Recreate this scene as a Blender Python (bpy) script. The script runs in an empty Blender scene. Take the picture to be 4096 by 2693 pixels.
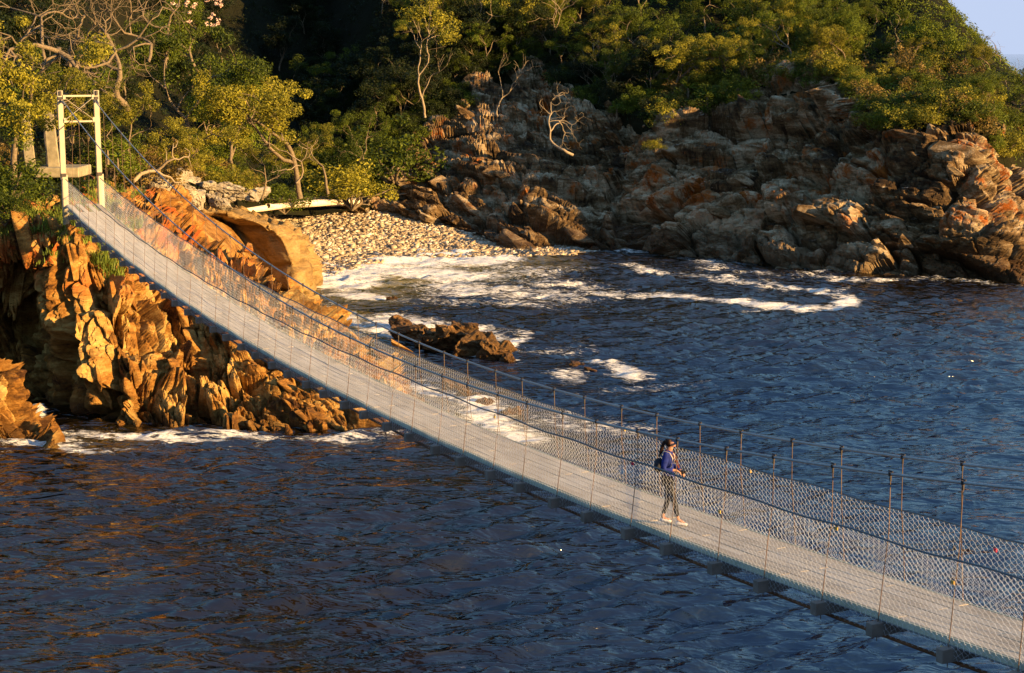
import bpy, bmesh, math, random
import numpy as np
from mathutils import Vector, Matrix, Quaternion

R = math.radians
rng = np.random.default_rng(7)
random.seed(7)
scn = bpy.context.scene
COL = scn.collection

# ------------------------------------------------------------------ camera, world, sun
CAMZ = 16.0
F = 1700.0                                   # focal length in pixels of a 1024 wide frame
PITCH = math.atan((336.5 - 53.25) / F)
cam_d = bpy.data.cameras.new('camera'); cam = bpy.data.objects.new('camera', cam_d); COL.objects.link(cam)
cam.location = (0, 0, CAMZ); cam.rotation_euler = (R(90) - PITCH, 0, 0)
cam_d.sensor_width = 36; cam_d.lens = F / 1024 * 36; cam_d.clip_start = 0.1; cam_d.clip_end = 40000
scn.camera = cam

SUN_TO = Vector((0.86, -0.51, 0)).normalized()
SUN_EL = R(11)
world = bpy.data.worlds.new('World'); scn.world = world; world.use_nodes = True
wn = world.node_tree.nodes; wl = world.node_tree.links
sky = wn.new('ShaderNodeTexSky'); sky.sky_type = 'NISHITA'; sky.sun_disc = False
sky.sun_elevation = SUN_EL
sky.sun_rotation = math.atan2(SUN_TO.x, SUN_TO.y)
sky.air_density = 0.5; sky.dust_density = 0.3; sky.ozone_density = 2.0
ga = wn.new('ShaderNodeGamma'); ga.inputs[1].default_value = 0.30            # a softer step from horizon to zenith
hs = wn.new('ShaderNodeHueSaturation'); hs.inputs['Saturation'].default_value = 2.1
wl.new(sky.outputs[0], ga.inputs[0]); wl.new(ga.outputs[0], hs.inputs['Color'])
cap = wn.new('ShaderNodeMix'); cap.data_type = 'RGBA'; cap.blend_type = 'DARKEN'; cap.inputs[0].default_value = 1.0; cap.inputs[7].default_value = (0.57, 0.68, 0.93, 1)   # ceiling on the sky colour evens out the horizon glow
wt = wn.new('ShaderNodeMix'); wt.data_type = 'RGBA'; wt.blend_type = 'MULTIPLY'; wt.inputs[0].default_value = 1.0; wt.inputs[7].default_value = (0.90, 0.86, 1.0, 1)
wl.new(hs.outputs[0], wt.inputs[6]); wl.new(wt.outputs[2], cap.inputs[6]); wl.new(cap.outputs[2], wn['Background'].inputs[0]); wn['Background'].inputs[1].default_value = 0.15
sd = bpy.data.lights.new('sun', 'SUN'); sun = bpy.data.objects.new('sun', sd); COL.objects.link(sun)
sd.energy = 3.1; sd.angle = R(0.5); sd.color = (1.0, 0.62, 0.24)
sv = Vector((SUN_TO.x * math.cos(SUN_EL), SUN_TO.y * math.cos(SUN_EL), math.sin(SUN_EL)))
sun.rotation_euler = sv.to_track_quat('Z', 'Y').to_euler(); sun.location = (40, -20, 40)
scn.view_settings.view_transform = 'Standard'; scn.view_settings.look = 'None'
scn.view_settings.exposure = 2.68; scn.view_settings.gamma = 1.0; scn.view_settings.use_curve_mapping = False
scn.cycles.max_bounces = 5; scn.cycles.diffuse_bounces = 2; scn.cycles.glossy_bounces = 3; scn.cycles.transmission_bounces = 3

# ------------------------------------------------------------------ helpers
CP, SP = math.cos(PITCH), math.sin(PITCH)
def P(u, v, Y):
    """point of the place seen at (u, v) of the survey photograph, Y metres in front"""
    x = (np.asarray(u, float) - 512) / F; y = (336.5 - np.asarray(v, float)) / F
    dy = CP + y * SP; dz = -SP + y * CP
    t = np.asarray(Y, float) / dy
    return np.stack([x * t, np.asarray(Y, float) + 0 * t, CAMZ + dz * t], -1)
def PZ(u, v, z=0.0):
    x = (u - 512) / F; y = (336.5 - v) / F
    dy = CP + y * SP; dz = -SP + y * CP
    t = (z - CAMZ) / dz
    return np.array([x * t, dy * t, z])
def tag(o, label=None, cat=None, group=None, kind=None):
    if label: o['label'] = label
    if cat: o['category'] = cat
    if group: o['group'] = group
    if kind: o['kind'] = kind
    return o
def empty(name, loc, rz=0, **k):
    o = bpy.data.objects.new(name, None); COL.objects.link(o); o.location = Vector(loc); o.rotation_euler.z = rz
    o.empty_display_size = 0.3
    return tag(o, **k)
def mesh_np(name, V, Fc, mat=None, smooth=True, attrs=None, midx=None):
    V = np.ascontiguousarray(V, np.float32); Fc = np.ascontiguousarray(Fc, np.int32)
    me = bpy.data.meshes.new(name); n, k = Fc.shape
    me.vertices.add(len(V)); me.vertices.foreach_set('co', V.ravel())
    me.loops.add(n * k); me.loops.foreach_set('vertex_index', Fc.ravel())
    me.polygons.add(n); me.polygons.foreach_set('loop_start', np.arange(0, n * k, k, dtype=np.int32))
    me.polygons.foreach_set('use_smooth', np.full(n, smooth, bool))
    for m in (mat if isinstance(mat, (list, tuple)) else [mat]):
        if m: me.materials.append(m)
    if midx is not None: me.polygons.foreach_set('material_index', np.asarray(midx, np.int32))
    for an, arr in (attrs or {}).items():
        a = me.attributes.new(an, 'FLOAT', 'POINT'); a.data.foreach_set('value', np.ascontiguousarray(arr, np.float32))
    me.update(calc_edges=True)
    return me
def link(name, me, parent=None, loc=None, **k):
    o = bpy.data.objects.new(name, me); COL.objects.link(o)
    if parent: o.parent = parent
    if loc is not None: o.location = Vector(loc)
    return tag(o, **k)
class MB:
    """collects boxes, tubes and polygons, then links them as one mesh"""
    def __init__(s): s.v = []; s.f = []
    def add(s, vs, fs):
        b = len(s.v); s.v += [tuple(map(float, q)) for q in vs]; s.f += [tuple(b + i for i in q) for q in fs]
    def hexa(s, c8): s.add(c8, [(0, 3, 2, 1), (4, 5, 6, 7), (0, 1, 5, 4), (1, 2, 6, 5), (2, 3, 7, 6), (3, 0, 4, 7)])
    def box(s, c, h, ax=None):
        c = Vector(c); ax = ax or (Vector((1, 0, 0)), Vector((0, 1, 0)), Vector((0, 0, 1)))
        pts = [c + ax[0] * (h[0] * i) + ax[1] * (h[1] * j) + ax[2] * (h[2] * k) for k in (-1, 1) for i, j in ((-1, -1), (1, -1), (1, 1), (-1, 1))]
        s.hexa(pts)
    def beam(s, a, b, w, h, up=Vector((0, 0, 1))):
        a = Vector(a); b = Vector(b); d = (b - a); L = d.length; d.normalize()
        sd_ = d.cross(up).normalized(); u2 = sd_.cross(d).normalized()
        s.box((a + b) / 2, (L / 2, w / 2, h / 2), (d, sd_, u2))
    def tube(s, pts, rad, k=6, cap=True):
        V, Fq = tube_np(pts, rad, k); b = len(s.v); s.v += [tuple(q) for q in V.tolist()]; s.f += [tuple(b + i for i in q) for q in Fq.tolist()]
        if cap:
            s.f.append(tuple(b + i for i in range(k))[::-1]); s.f.append(tuple(b + len(V) - k + i for i in range(k)))
    def mesh(s, name, mat, smooth=False, bevel=0):
        me = bpy.data.meshes.new(name); me.from_pydata(s.v, [], s.f)
        if bevel:
            bm = bmesh.new(); bm.from_mesh(me); bmesh.ops.bevel(bm, geom=bm.edges[:], offset=bevel, segments=1, affect='EDGES'); bm.to_mesh(me); bm.free()
        for m in (mat if isinstance(mat, (list, tuple)) else [mat]): me.materials.append(m)
        if smooth: me.polygons.foreach_set('use_smooth', [True] * len(me.polygons))
        me.update(); return me
    def build(s, name, mat, parent=None, smooth=False, bevel=0, **k): return link(name, s.mesh(name, mat, smooth, bevel), parent, **k)
def tube_np(pts, rad, k=6):
    pts = np.asarray(pts, float); n = len(pts); rad = np.broadcast_to(np.asarray(rad, float), (n,))
    T = np.gradient(pts, axis=0); T /= np.linalg.norm(T, axis=1)[:, None] + 1e-9
    ref = np.array([0.31, 0.17, 0.93]); A = np.cross(T, ref); bad = np.linalg.norm(A, axis=1) < 0.1
    A[bad] = np.cross(T[bad], [1, 0, 0]); A /= np.linalg.norm(A, axis=1)[:, None]; B = np.cross(T, A)
    th = np.arange(k) * 2 * np.pi / k
    V = pts[:, None] + rad[:, None, None] * (np.cos(th)[None, :, None] * A[:, None] + np.sin(th)[None, :, None] * B[:, None])
    V = V.reshape(-1, 3)
    i = np.arange(n - 1)[:, None] * k; j = np.arange(k)[None]; j2 = (j + 1) % k
    Fq = np.stack([i + j, i + j2, i + k + j2, i + k + j], -1).reshape(-1, 4)
    return V, Fq
# numpy noise ---------------------------------------------------------------
def _h(ix, iy, iz, s=0):
    h = (ix.astype(np.int64) * 374761393 + iy.astype(np.int64) * 668265263 + iz.astype(np.int64) * 2147483647 + s * 974634777) & 0xFFFFFFFF
    h = ((h ^ (h >> 13)) * 1274126177) & 0xFFFFFFFF
    h = ((h ^ (h >> 16)) * 2246822519) & 0xFFFFFFFF
    return ((h ^ (h >> 15)) & 0xFFFFFF) / float(0xFFFFFF)
def vnoise(p, s=0):
    p = np.asarray(p, float); i = np.floor(p).astype(np.int64); f = p - i; f = f * f * (3 - 2 * f); r = 0
    for a in (0, 1):
        for b in (0, 1):
            for c in (0, 1):
                w = (f[:, 0] if a else 1 - f[:, 0]) * (f[:, 1] if b else 1 - f[:, 1]) * (f[:, 2] if c else 1 - f[:, 2])
                r = r + w * _h(i[:, 0] + a, i[:, 1] + b, i[:, 2] + c, s)
    return r * 2 - 1
def fbm(p, o=4, s=0):
    r = 0; a = 0.5
    for k in range(o): r = r + a * vnoise(p * 2 ** k + 17.3 * k, s + k); a *= 0.5
    return r
def worley(p, s=0, blocky=True):
    """nearest cell: f1, f2, id hash, offset from the cell centre"""
    i = np.floor(p).astype(np.int64); n = len(p)
    f1 = np.full(n, 9.); f2 = np.full(n, 9.); idv = np.zeros(n); off = np.zeros((n, 3)); idi = np.zeros((n, 3), np.int64)
    for a in (-1, 0, 1):
        for b in (-1, 0, 1):
            for c in (-1, 0, 1):
                q = i + np.array([a, b, c])
                cx = np.stack([q[:, k] + 0.1 + 0.8 * _h(q[:, 0], q[:, 1], q[:, 2], s + k + 1) for k in range(3)], -1)
                d = p - cx; r = ((d * d) ** 2).sum(1) ** .25 if blocky else np.sqrt((d * d).sum(1))
                nb = r < f1
                f2 = np.where(nb, f1, np.minimum(f2, r)); f1 = np.where(nb, r, f1)
                off[nb] = d[nb]; idi[nb] = q[nb]
    g = np.stack([_h(idi[:, 0], idi[:, 1], idi[:, 2], s + 20 + k) for k in range(4)], -1)
    return f1, f2, g, off
def rock_disp(Pt, along, across, third, sizes, s=0, warp=0.32):
    """offset of a fractured, bedded rock face: blocks of cells long along the beds"""
    W = np.stack([fbm(Pt * 0.35 + 9 * k, 3, s + 50 + k) for k in range(3)], -1) * warp
    Q0 = Pt + W
    Q = np.stack([Q0 @ along, Q0 @ across, Q0 @ third], -1)
    d = 0; tone = 0
    for lv, (la, lb, lc, amp, crack) in enumerate(sizes):
        f1, f2, g, off = worley(Q / np.array([la, lb, lc]), s + 100 * lv)
        e = f2 - f1
        d = d + amp * ((g[:, 0] - 0.5) * 1.3 + (g[:, 1] - 0.5) * off[:, 0] * 1.2 + (g[:, 2] - 0.5) * off[:, 1] * 2.0 - 0.15 * f1 * f1)
        d = d - 1.35 * crack * np.exp(-(e / 0.075) ** 2)
        tone = tone + (g[:, 3] - 0.5) * (0.6 if lv == 0 else 0.4)
    d = d + 0.05 * fbm(Q0 * np.array([2.2, 2.2, 3.5]), 3, s + 7)
    return d, tone
def unit(v): v = np.asarray(v, float); return v / np.linalg.norm(v)
def normals_grid(G):
    du = np.gradient(G, axis=0); dv = np.gradient(G, axis=1); n = np.cross(du, dv); n /= np.linalg.norm(n, axis=2)[..., None] + 1e-9
    return n
def grid_faces(a, b):
    i = np.arange(a - 1)[:, None] * b + np.arange(b - 1)[None]
    return np.stack([i, i + b, i + b + 1, i + 1], -1).reshape(-1, 4)
def interp_grid(us, rows, U, T):
    """rows: (len(us), nrow, 3) control points -> dense grid, linear across, smooth along"""
    rows = np.asarray(rows, float); nr = rows.shape[1]
    X = np.stack([np.stack([np.interp(U, us, rows[:, r, c]) for c in range(3)], -1) for r in range(nr)], 1)   # (U, nr, 3)
    tt = np.linspace(0, nr - 1, T); k = np.minimum(tt.astype(int), nr - 2); f = (tt - k)[None, :, None]
    return X[:, k] * (1 - f) + X[:, k + 1] * f

# ------------------------------------------------------------------ materials
def new_mat(name):
    m = bpy.data.materials.new(name); m.use_nodes = True; nt = m.node_tree; b = nt.nodes['Principled BSDF']
    return m, nt, nt.nodes, nt.links, b
def ramp(nt, src, stops, interp='LINEAR'):
    r = nt.nodes.new('ShaderNodeValToRGB'); r.color_ramp.interpolation = interp
    el = r.color_ramp.elements
    while len(el) < len(stops): el.new(0.5)
    for e, (p, c) in zip(el, stops): e.position = p; e.color = (*c, 1) if len(c) == 3 else c
    nt.links.new(src, r.inputs[0]); return r.outputs[0]
def noise_n(nt, vec, scale, detail=4, rough=0.6, dist=0.0):
    n = nt.nodes.new('ShaderNodeTexNoise'); n.inputs['Scale'].default_value = scale; n.inputs['Detail'].default_value = detail
    n.inputs['Roughness'].default_value = rough; n.inputs['Distortion'].default_value = dist
    if vec is not None: nt.links.new(vec, n.inputs['Vector'])
    return n.outputs[0]
def math_n(nt, op, a, b=None, clamp=False):
    n = nt.nodes.new('ShaderNodeMath'); n.operation = op; n.use_clamp = clamp
    for i, x in enumerate((a, b)):
        if x is None: continue
        if isinstance(x, (int, float)): n.inputs[i].default_value = x
        else: nt.links.new(x, n.inputs[i])
    return n.outputs[0]
def mix_n(nt, fac, a, b, mode='MIX'):
    n = nt.nodes.new('ShaderNodeMix'); n.data_type = 'RGBA'; n.blend_type = mode
    if isinstance(fac, (int, float)): n.inputs[0].default_value = fac
    else: nt.links.new(fac, n.inputs[0])
    for i, x in ((6, a), (7, b)):
        if isinstance(x, tuple): n.inputs[i].default_value = (*x, 1)
        else: nt.links.new(x, n.inputs[i])
    return n.outputs[2]
def bump_n(nt, h, dist, strength=1.0, nrm=None):
    n = nt.nodes.new('ShaderNodeBump'); n.inputs['Distance'].default_value = dist; n.inputs['Strength'].default_value = strength
    nt.links.new(h, n.inputs['Height'])
    if nrm is not None: nt.links.new(nrm, n.inputs['Normal'])
    return n.outputs[0]
def plain(name, col, rough=0.6, metal=0.0, nscale=6.0, var=0.25, bump=0.0, spec=0.12):
    m, nt, N, L, b = new_mat(name)
    g = N.new('ShaderNodeNewGeometry'); n = noise_n(nt, g.outputs['Position'], nscale)
    lo = tuple(c * (1 - var) for c in col); hi = tuple(min(1, c * (1 + var)) for c in col)
    L.new(ramp(nt, n, [(0.3, lo), (0.7, hi)]), b.inputs['Base Color'])
    b.inputs['Roughness'].default_value = rough; b.inputs['Metallic'].default_value = metal
    b.inputs['Specular IOR Level'].default_value = spec
    if bump: L.new(bump_n(nt, n, bump), b.inputs['Normal'])
    return m
def rock_mat(name, dark, mid, light, lichen, lich_amt, lich_z, wet=1.3, white=0.0, bed=(0.2, 1.0, 0.35)):
    m, nt, N, L, b = new_mat(name)
    geo = N.new('ShaderNodeNewGeometry'); pos = geo.outputs['Position']
    mp = N.new('ShaderNodeMapping'); L.new(pos, mp.inputs[0]); mp.inputs['Rotation'].default_value = (0, R(20), R(10)); mp.inputs['Scale'].default_value = (0.35, 0.5, 1.4)
    n1 = noise_n(nt, mp.outputs[0], 1.1, 5, 0.65, 0.6)
    n2 = noise_n(nt, pos, 0.55, 3, 0.6)
    n3 = noise_n(nt, pos, 5.0, 5, 0.7)
    at = N.new('ShaderNodeAttribute'); at.attribute_name = 'tone'
    oi = N.new('ShaderNodeObjectInfo')
    t = math_n(nt, 'ADD', math_n(nt, 'ADD', n1, math_n(nt, 'MULTIPLY', at.outputs['Fac'], 0.45)), math_n(nt, 'MULTIPLY', math_n(nt, 'SUBTRACT', n3, 0.5), 0.45))
    base = ramp(nt, t, [(0.25, dark), (0.47, mid), (0.70, light), (0.95, tuple(min(1, c * 1.25) for c in light))])
    sep = N.new('ShaderNodeSeparateXYZ'); L.new(pos, sep.inputs[0]); z = sep.outputs[2]
    # orange lichen on the dry upper rock
    lm = math_n(nt, 'ADD', n2, math_n(nt, 'MULTIPLY', math_n(nt, 'SUBTRACT', n3, 0.5), 0.5))
    lm = math_n(nt, 'ADD', lm, math_n(nt, 'MULTIPLY', at.outputs['Fac'], 0.35))
    lm = math_n(nt, 'MULTIPLY', math_n(nt, 'SUBTRACT', lm, 1 - lich_amt), 7.0, True)
    lz = math_n(nt, 'MULTIPLY', math_n(nt, 'SUBTRACT', z, lich_z), 0.45, True)
    base = mix_n(nt, math_n(nt, 'MULTIPLY', lm, lz), base, mix_n(nt, n3, lichen, tuple(c * 0.6 for c in lichen)))
    if white:
        wm = math_n(nt, 'MULTIPLY', math_n(nt, 'SUBTRACT', noise_n(nt, mp.outputs[0], 2.4, 5, 0.7), 1 - white), 9.0, True)
        base = mix_n(nt, math_n(nt, 'MULTIPLY', wm, 0.75), base, (0.5, 0.48, 0.42))
    # wet and weed-dark at the tide line
    wf = math_n(nt, 'SUBTRACT', wet, math_n(nt, 'ADD', z, math_n(nt, 'MULTIPLY', math_n(nt, 'SUBTRACT', n2, 0.5), 2.0)))
    wf = math_n(nt, 'MULTIPLY', wf, 1.2, True)
    base = mix_n(nt, math_n(nt, 'MULTIPLY', wf, 0.62), base, (0.045, 0.022, 0.008))
    L.new(base, b.inputs['Base Color'])
    L.new(math_n(nt, 'SUBTRACT', 0.8, math_n(nt, 'MULTIPLY', wf, 0.45)), b.inputs['Roughness'])
    b.inputs['Specular IOR Level'].default_value = 0.16
    mp2 = N.new('ShaderNodeMapping'); L.new(pos, mp2.inputs[0]); mp2.inputs['Rotation'].default_value = (0, R(18), R(12)); mp2.inputs['Scale'].default_value = (1.0, 1.0, 4.0)
    nb = noise_n(nt, mp2.outputs[0], 1.8, 8, 0.72, 0.4)
    L.new(bump_n(nt, nb, 0.30, 0.9, bump_n(nt, n3, 0.05, 0.8)), b.inputs['Normal'])
    return m
M = {}
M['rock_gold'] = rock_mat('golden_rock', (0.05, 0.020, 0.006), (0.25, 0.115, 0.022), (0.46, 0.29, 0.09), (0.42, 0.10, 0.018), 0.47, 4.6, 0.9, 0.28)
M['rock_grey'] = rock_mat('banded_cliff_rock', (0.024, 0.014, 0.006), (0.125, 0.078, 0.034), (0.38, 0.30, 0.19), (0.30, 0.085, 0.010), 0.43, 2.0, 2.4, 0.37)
M['rock_brown'] = rock_mat('brown_slab_rock', (0.12, 0.075, 0.028), (0.26, 0.165, 0.06), (0.36, 0.24, 0.10), (0.36, 0.14, 0.03), 0.36, 5.0, 0.6)
M['boulder'] = rock_mat('pale_boulder_rock', (0.13, 0.11, 0.08), (0.28, 0.24, 0.18), (0.46, 0.42, 0.34), (0.42, 0.13, 0.03), 0.36, 2.0, 0.2, 0.25)

def leaf_mat(name, c_lo, c_hi, trans=0.25):
    m, nt, N, L, b = new_mat(name)
    at = N.new('ShaderNodeAttribute'); at.attribute_name = 'tone'; oi = N.new('ShaderNodeObjectInfo')
    t = math_n(nt, 'ADD', at.outputs['Fac'], math_n(nt, 'MULTIPLY', math_n(nt, 'SUBTRACT', oi.outputs['Random'], 0.5), 0.5))
    c = ramp(nt, t, [(0.0, c_lo), (0.6, tuple((a + b_) / 2 for a, b_ in zip(c_lo, c_hi))), (1.0, c_hi)])
    L.new(c, b.inputs['Base Color']); b.inputs['Roughness'].default_value = 0.55; b.inputs['Specular IOR Level'].default_value = 0.15
    tr = N.new('ShaderNodeBsdfTranslucent'); L.new(mix_n(nt, 0.5, c, (0.16, 0.17, 0.01)), tr.inputs[0])
    mx = N.new('ShaderNodeMixShader'); mx.inputs[0].default_value = trans
    L.new(b.outputs[0], mx.inputs[1]); L.new(tr.outputs[0], mx.inputs[2]); L.new(mx.outputs[0], N['Material Output'].inputs[0])
    return m
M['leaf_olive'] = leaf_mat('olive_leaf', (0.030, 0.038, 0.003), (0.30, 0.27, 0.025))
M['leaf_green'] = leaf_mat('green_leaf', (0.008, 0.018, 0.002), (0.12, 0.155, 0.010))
M['leaf_shaded'] = leaf_mat('shaded_leaf', (0.002, 0.005, 0.001), (0.016, 0.025, 0.003), 0.1)  # dark foliage with the shade of the wood put into its colour
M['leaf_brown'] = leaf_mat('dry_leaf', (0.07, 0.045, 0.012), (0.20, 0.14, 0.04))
M['grass'] = leaf_mat('grass_blade', (0.04, 0.07, 0.008), (0.16, 0.20, 0.03), 0.3)
M['bark'] = plain('grey_bark', (0.13, 0.10, 0.065), 0.85, nscale=9, var=0.4, bump=0.03)
M['bark_pale'] = plain('bleached_wood', (0.22, 0.175, 0.12), 0.8, nscale=7, var=0.25, bump=0.03)
M['log'] = plain('driftwood', (0.62, 0.52, 0.38), 0.8, nscale=3, var=0.2, bump=0.04)
M['petal'] = plain('pink_petal', (0.62, 0.42, 0.34), 0.6, var=0.15)
M['concrete'] = plain('stained_concrete', (0.22, 0.19, 0.125), 0.9, nscale=3, var=0.3, bump=0.02)
M['galv'] = plain('galvanised_steel', (0.30, 0.265, 0.20), 0.55, 0.1, nscale=2.5, var=0.12)
M['darksteel'] = plain('dark_fitting', (0.035, 0.03, 0.03), 0.5, 0.4)
M['cable'] = plain('grey_steel_cable', (0.22, 0.24, 0.26), 0.4, 0.5, nscale=20, var=0.2)
M['railcable'] = plain('dark_rail_cable', (0.10, 0.115, 0.13), 0.5, 0.4, nscale=20, var=0.2)
M['rod'] = plain('weathered_hanger_rod', (0.13, 0.085, 0.055), 0.6, 0.3, nscale=1.5, var=0.5)
M['rust'] = plain('rusty_steel', (0.10, 0.045, 0.022), 0.8, 0.1, nscale=3, var=0.5)
M['beam'] = plain('cross_beam_timber', (0.13, 0.115, 0.105), 0.75, nscale=5, var=0.25)
M['net'] = plain('zinc_wire', (0.50, 0.53, 0.58), 0.4, 0.35, nscale=2, var=0.15)
M['trim'] = plain('deck_edge_trim', (0.30, 0.33, 0.27), 0.7, nscale=2, var=0.2)
def deck_mat():
    m, nt, N, L, b = new_mat('weathered_deck_board')
    tc = N.new('ShaderNodeTexCoord'); mp = N.new('ShaderNodeMapping'); L.new(tc.outputs['Object'], mp.inputs[0]); mp.inputs['Scale'].default_value = (0.6, 14, 14)
    oi = N.new('ShaderNodeObjectInfo'); va = N.new('ShaderNodeVectorMath'); va.operation = 'ADD'; L.new(mp.outputs[0], va.inputs[0])
    cb = N.new('ShaderNodeCombineXYZ'); L.new(math_n(nt, 'MULTIPLY', oi.outputs['Random'], 50), cb.inputs[0]); L.new(cb.outputs[0], va.inputs[1])
    n = noise_n(nt, va.outputs[0], 1.5, 5, 0.6)
    g = N.new('ShaderNodeNewGeometry'); n2 = noise_n(nt, g.outputs['Position'], 0.8, 4, 0.6)
    t = math_n(nt, 'ADD', math_n(nt, 'MULTIPLY', n, 0.5), math_n(nt, 'ADD', math_n(nt, 'MULTIPLY', n2, 0.35), math_n(nt, 'MULTIPLY', oi.outputs['Random'], 0.12)))
    L.new(ramp(nt, t, [(0.3, (0.22, 0.18, 0.13)), (0.5, (0.36, 0.31, 0.24)), (0.7, (0.47, 0.42, 0.35))]), b.inputs['Base Color'])
    b.inputs['Roughness'].default_value = 0.8; L.new(bump_n(nt, n, 0.006), b.inputs['Normal'])
    return m
M['deck'] = deck_mat()
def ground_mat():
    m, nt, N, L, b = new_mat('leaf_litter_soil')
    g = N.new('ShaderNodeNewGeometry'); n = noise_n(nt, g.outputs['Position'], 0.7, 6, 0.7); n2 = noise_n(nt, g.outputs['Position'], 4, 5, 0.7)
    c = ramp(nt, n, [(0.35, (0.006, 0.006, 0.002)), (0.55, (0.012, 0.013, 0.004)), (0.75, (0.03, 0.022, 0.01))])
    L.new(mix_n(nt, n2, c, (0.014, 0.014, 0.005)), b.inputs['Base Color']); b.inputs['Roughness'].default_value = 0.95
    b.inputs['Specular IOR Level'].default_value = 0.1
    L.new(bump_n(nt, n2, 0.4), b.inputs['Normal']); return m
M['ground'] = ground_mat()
def beach_mat():
    m, nt, N, L, b = new_mat('pebble_bed')
    g = N.new('ShaderNodeNewGeometry'); v = N.new('ShaderNodeTexVoronoi'); v.inputs['Scale'].default_value = 5.5; L.new(g.outputs['Position'], v.inputs['Vector'])
    sp = N.new('ShaderNodeSeparateColor'); L.new(v.outputs['Color'], sp.inputs[0])
    c = ramp(nt, sp.outputs[0], [(0.0, (0.16, 0.13, 0.09)), (0.5, (0.36, 0.30, 0.20)), (1.0, (0.55, 0.50, 0.42))])
    L.new(c, b.inputs['Base Color']); b.inputs['Roughness'].default_value = 0.8
    L.new(bump_n(nt, math_n(nt, 'SUBTRACT', 1.0, v.outputs['Distance']), 0.15), b.inputs['Normal']); return m
M['beach'] = beach_mat()
def pebble_mat():
    m, nt, N, L, b = new_mat('rounded_pebble')
    at = N.new('ShaderNodeAttribute'); at.attribute_name = 'tone'
    c = ramp(nt, at.outputs['Fac'], [(0.0, (0.10, 0.075, 0.05)), (0.3, (0.22, 0.16, 0.095)), (0.6, (0.34, 0.28, 0.19)), (1.0, (0.58, 0.55, 0.49))])
    L.new(c, b.inputs['Base Color']); b.inputs['Roughness'].default_value = 0.6; return m
M['pebble'] = pebble_mat()
def water_mat():
    m, nt, N, L, b = new_mat('dark_sea_water')
    g = N.new('ShaderNodeNewGeometry'); pos = g.outputs['Position']
    af = N.new('ShaderNodeAttribute'); af.attribute_name = 'foam'; ash = N.new('ShaderNodeAttribute'); ash.attribute_name = 'shallow'
    mp = N.new('ShaderNodeMapping'); L.new(pos, mp.inputs[0]); mp.inputs['Scale'].default_value = (0.33, 1.0, 1.0); mp.inputs['Rotation'].default_value = (0, 0, R(-12))
    w1 = noise_n(nt, mp.outputs[0], 1.35, 3, 0.5, 0.5); w2 = noise_n(nt, mp.outputs[0], 6.5, 2, 0.5, 0.3)
    gu = noise_n(nt, pos, 0.07, 3, 0.6); gs = math_n(nt, 'ADD', 0.35, math_n(nt, 'MULTIPLY', gu, 1.3))
    w1 = math_n(nt, 'SUBTRACT', 1.0, math_n(nt, 'ABSOLUTE', math_n(nt, 'MULTIPLY', math_n(nt, 'SUBTRACT', w1, 0.5), 2.6)))
    w1 = math_n(nt, 'MULTIPLY', w1, gs); w2 = math_n(nt, 'MULTIPLY', w2, gs)
    nrm = bump_n(nt, w1, 0.15, 1.0, bump_n(nt, w2, 0.045, 1.0))
    b.inputs['Roughness'].default_value = 0.07; b.inputs['IOR'].default_value = 1.6; L.new(nrm, b.inputs['Normal'])
    abl = N.new('ShaderNodeAttribute'); abl.attribute_name = 'clear'  # blends the base colour towards navy in the near right water
    bc = mix_n(nt, ash.outputs['Fac'], mix_n(nt, abl.outputs['Fac'], (0.006, 0.004, 0.0015), (0.002, 0.007, 0.026)), (0.20, 0.165, 0.045)); L.new(bc, b.inputs['Base Color'])
    # foam: streaky lace, thinning with the local amount
    f1 = noise_n(nt, mp.outputs[0], 1.1, 7, 0.72, 1.6)
    f2 = noise_n(nt, mp.outputs[0], 5.5, 5, 0.7, 0.8)
    lace = math_n(nt, 'ABSOLUTE', math_n(nt, 'SUBTRACT', f1, 0.5))
    lace = math_n(nt, 'SUBTRACT', 1.0, math_n(nt, 'MULTIPLY', lace, 7.0))
    f3 = noise_n(nt, mp.outputs[0], 3.0, 6, 0.75, 2.2)
    fm = math_n(nt, 'ADD', math_n(nt, 'MULTIPLY', lace, 0.8), math_n(nt, 'MULTIPLY', math_n(nt, 'SUBTRACT', f2, 0.5), 1.2))
    fm = math_n(nt, 'ADD', fm, math_n(nt, 'MULTIPLY', math_n(nt, 'SUBTRACT', f3, 0.5), 3.8))
    fm = math_n(nt, 'ADD', fm, math_n(nt, 'SUBTRACT', math_n(nt, 'MULTIPLY', af.outputs['Fac'], 2.5), 1.6))
    fm = math_n(nt, 'MULTIPLY', fm, 1.3, True)
    d = N.new('ShaderNodeBsdfDiffuse'); d.inputs[0].default_value = (0.80, 0.80, 0.78, 1)
    L.new(bump_n(nt, f2, 0.25, 1.0, bump_n(nt, f1, 0.3)), d.inputs['Normal'])
    mx = N.new('ShaderNodeMixShader'); L.new(fm, mx.inputs[0]); L.new(b.outputs[0], mx.inputs[1]); L.new(d.outputs[0], mx.inputs[2])
    L.new(mx.outputs[0], N['Material Output'].inputs[0])
    return m
M['water'] = water_mat()

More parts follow.
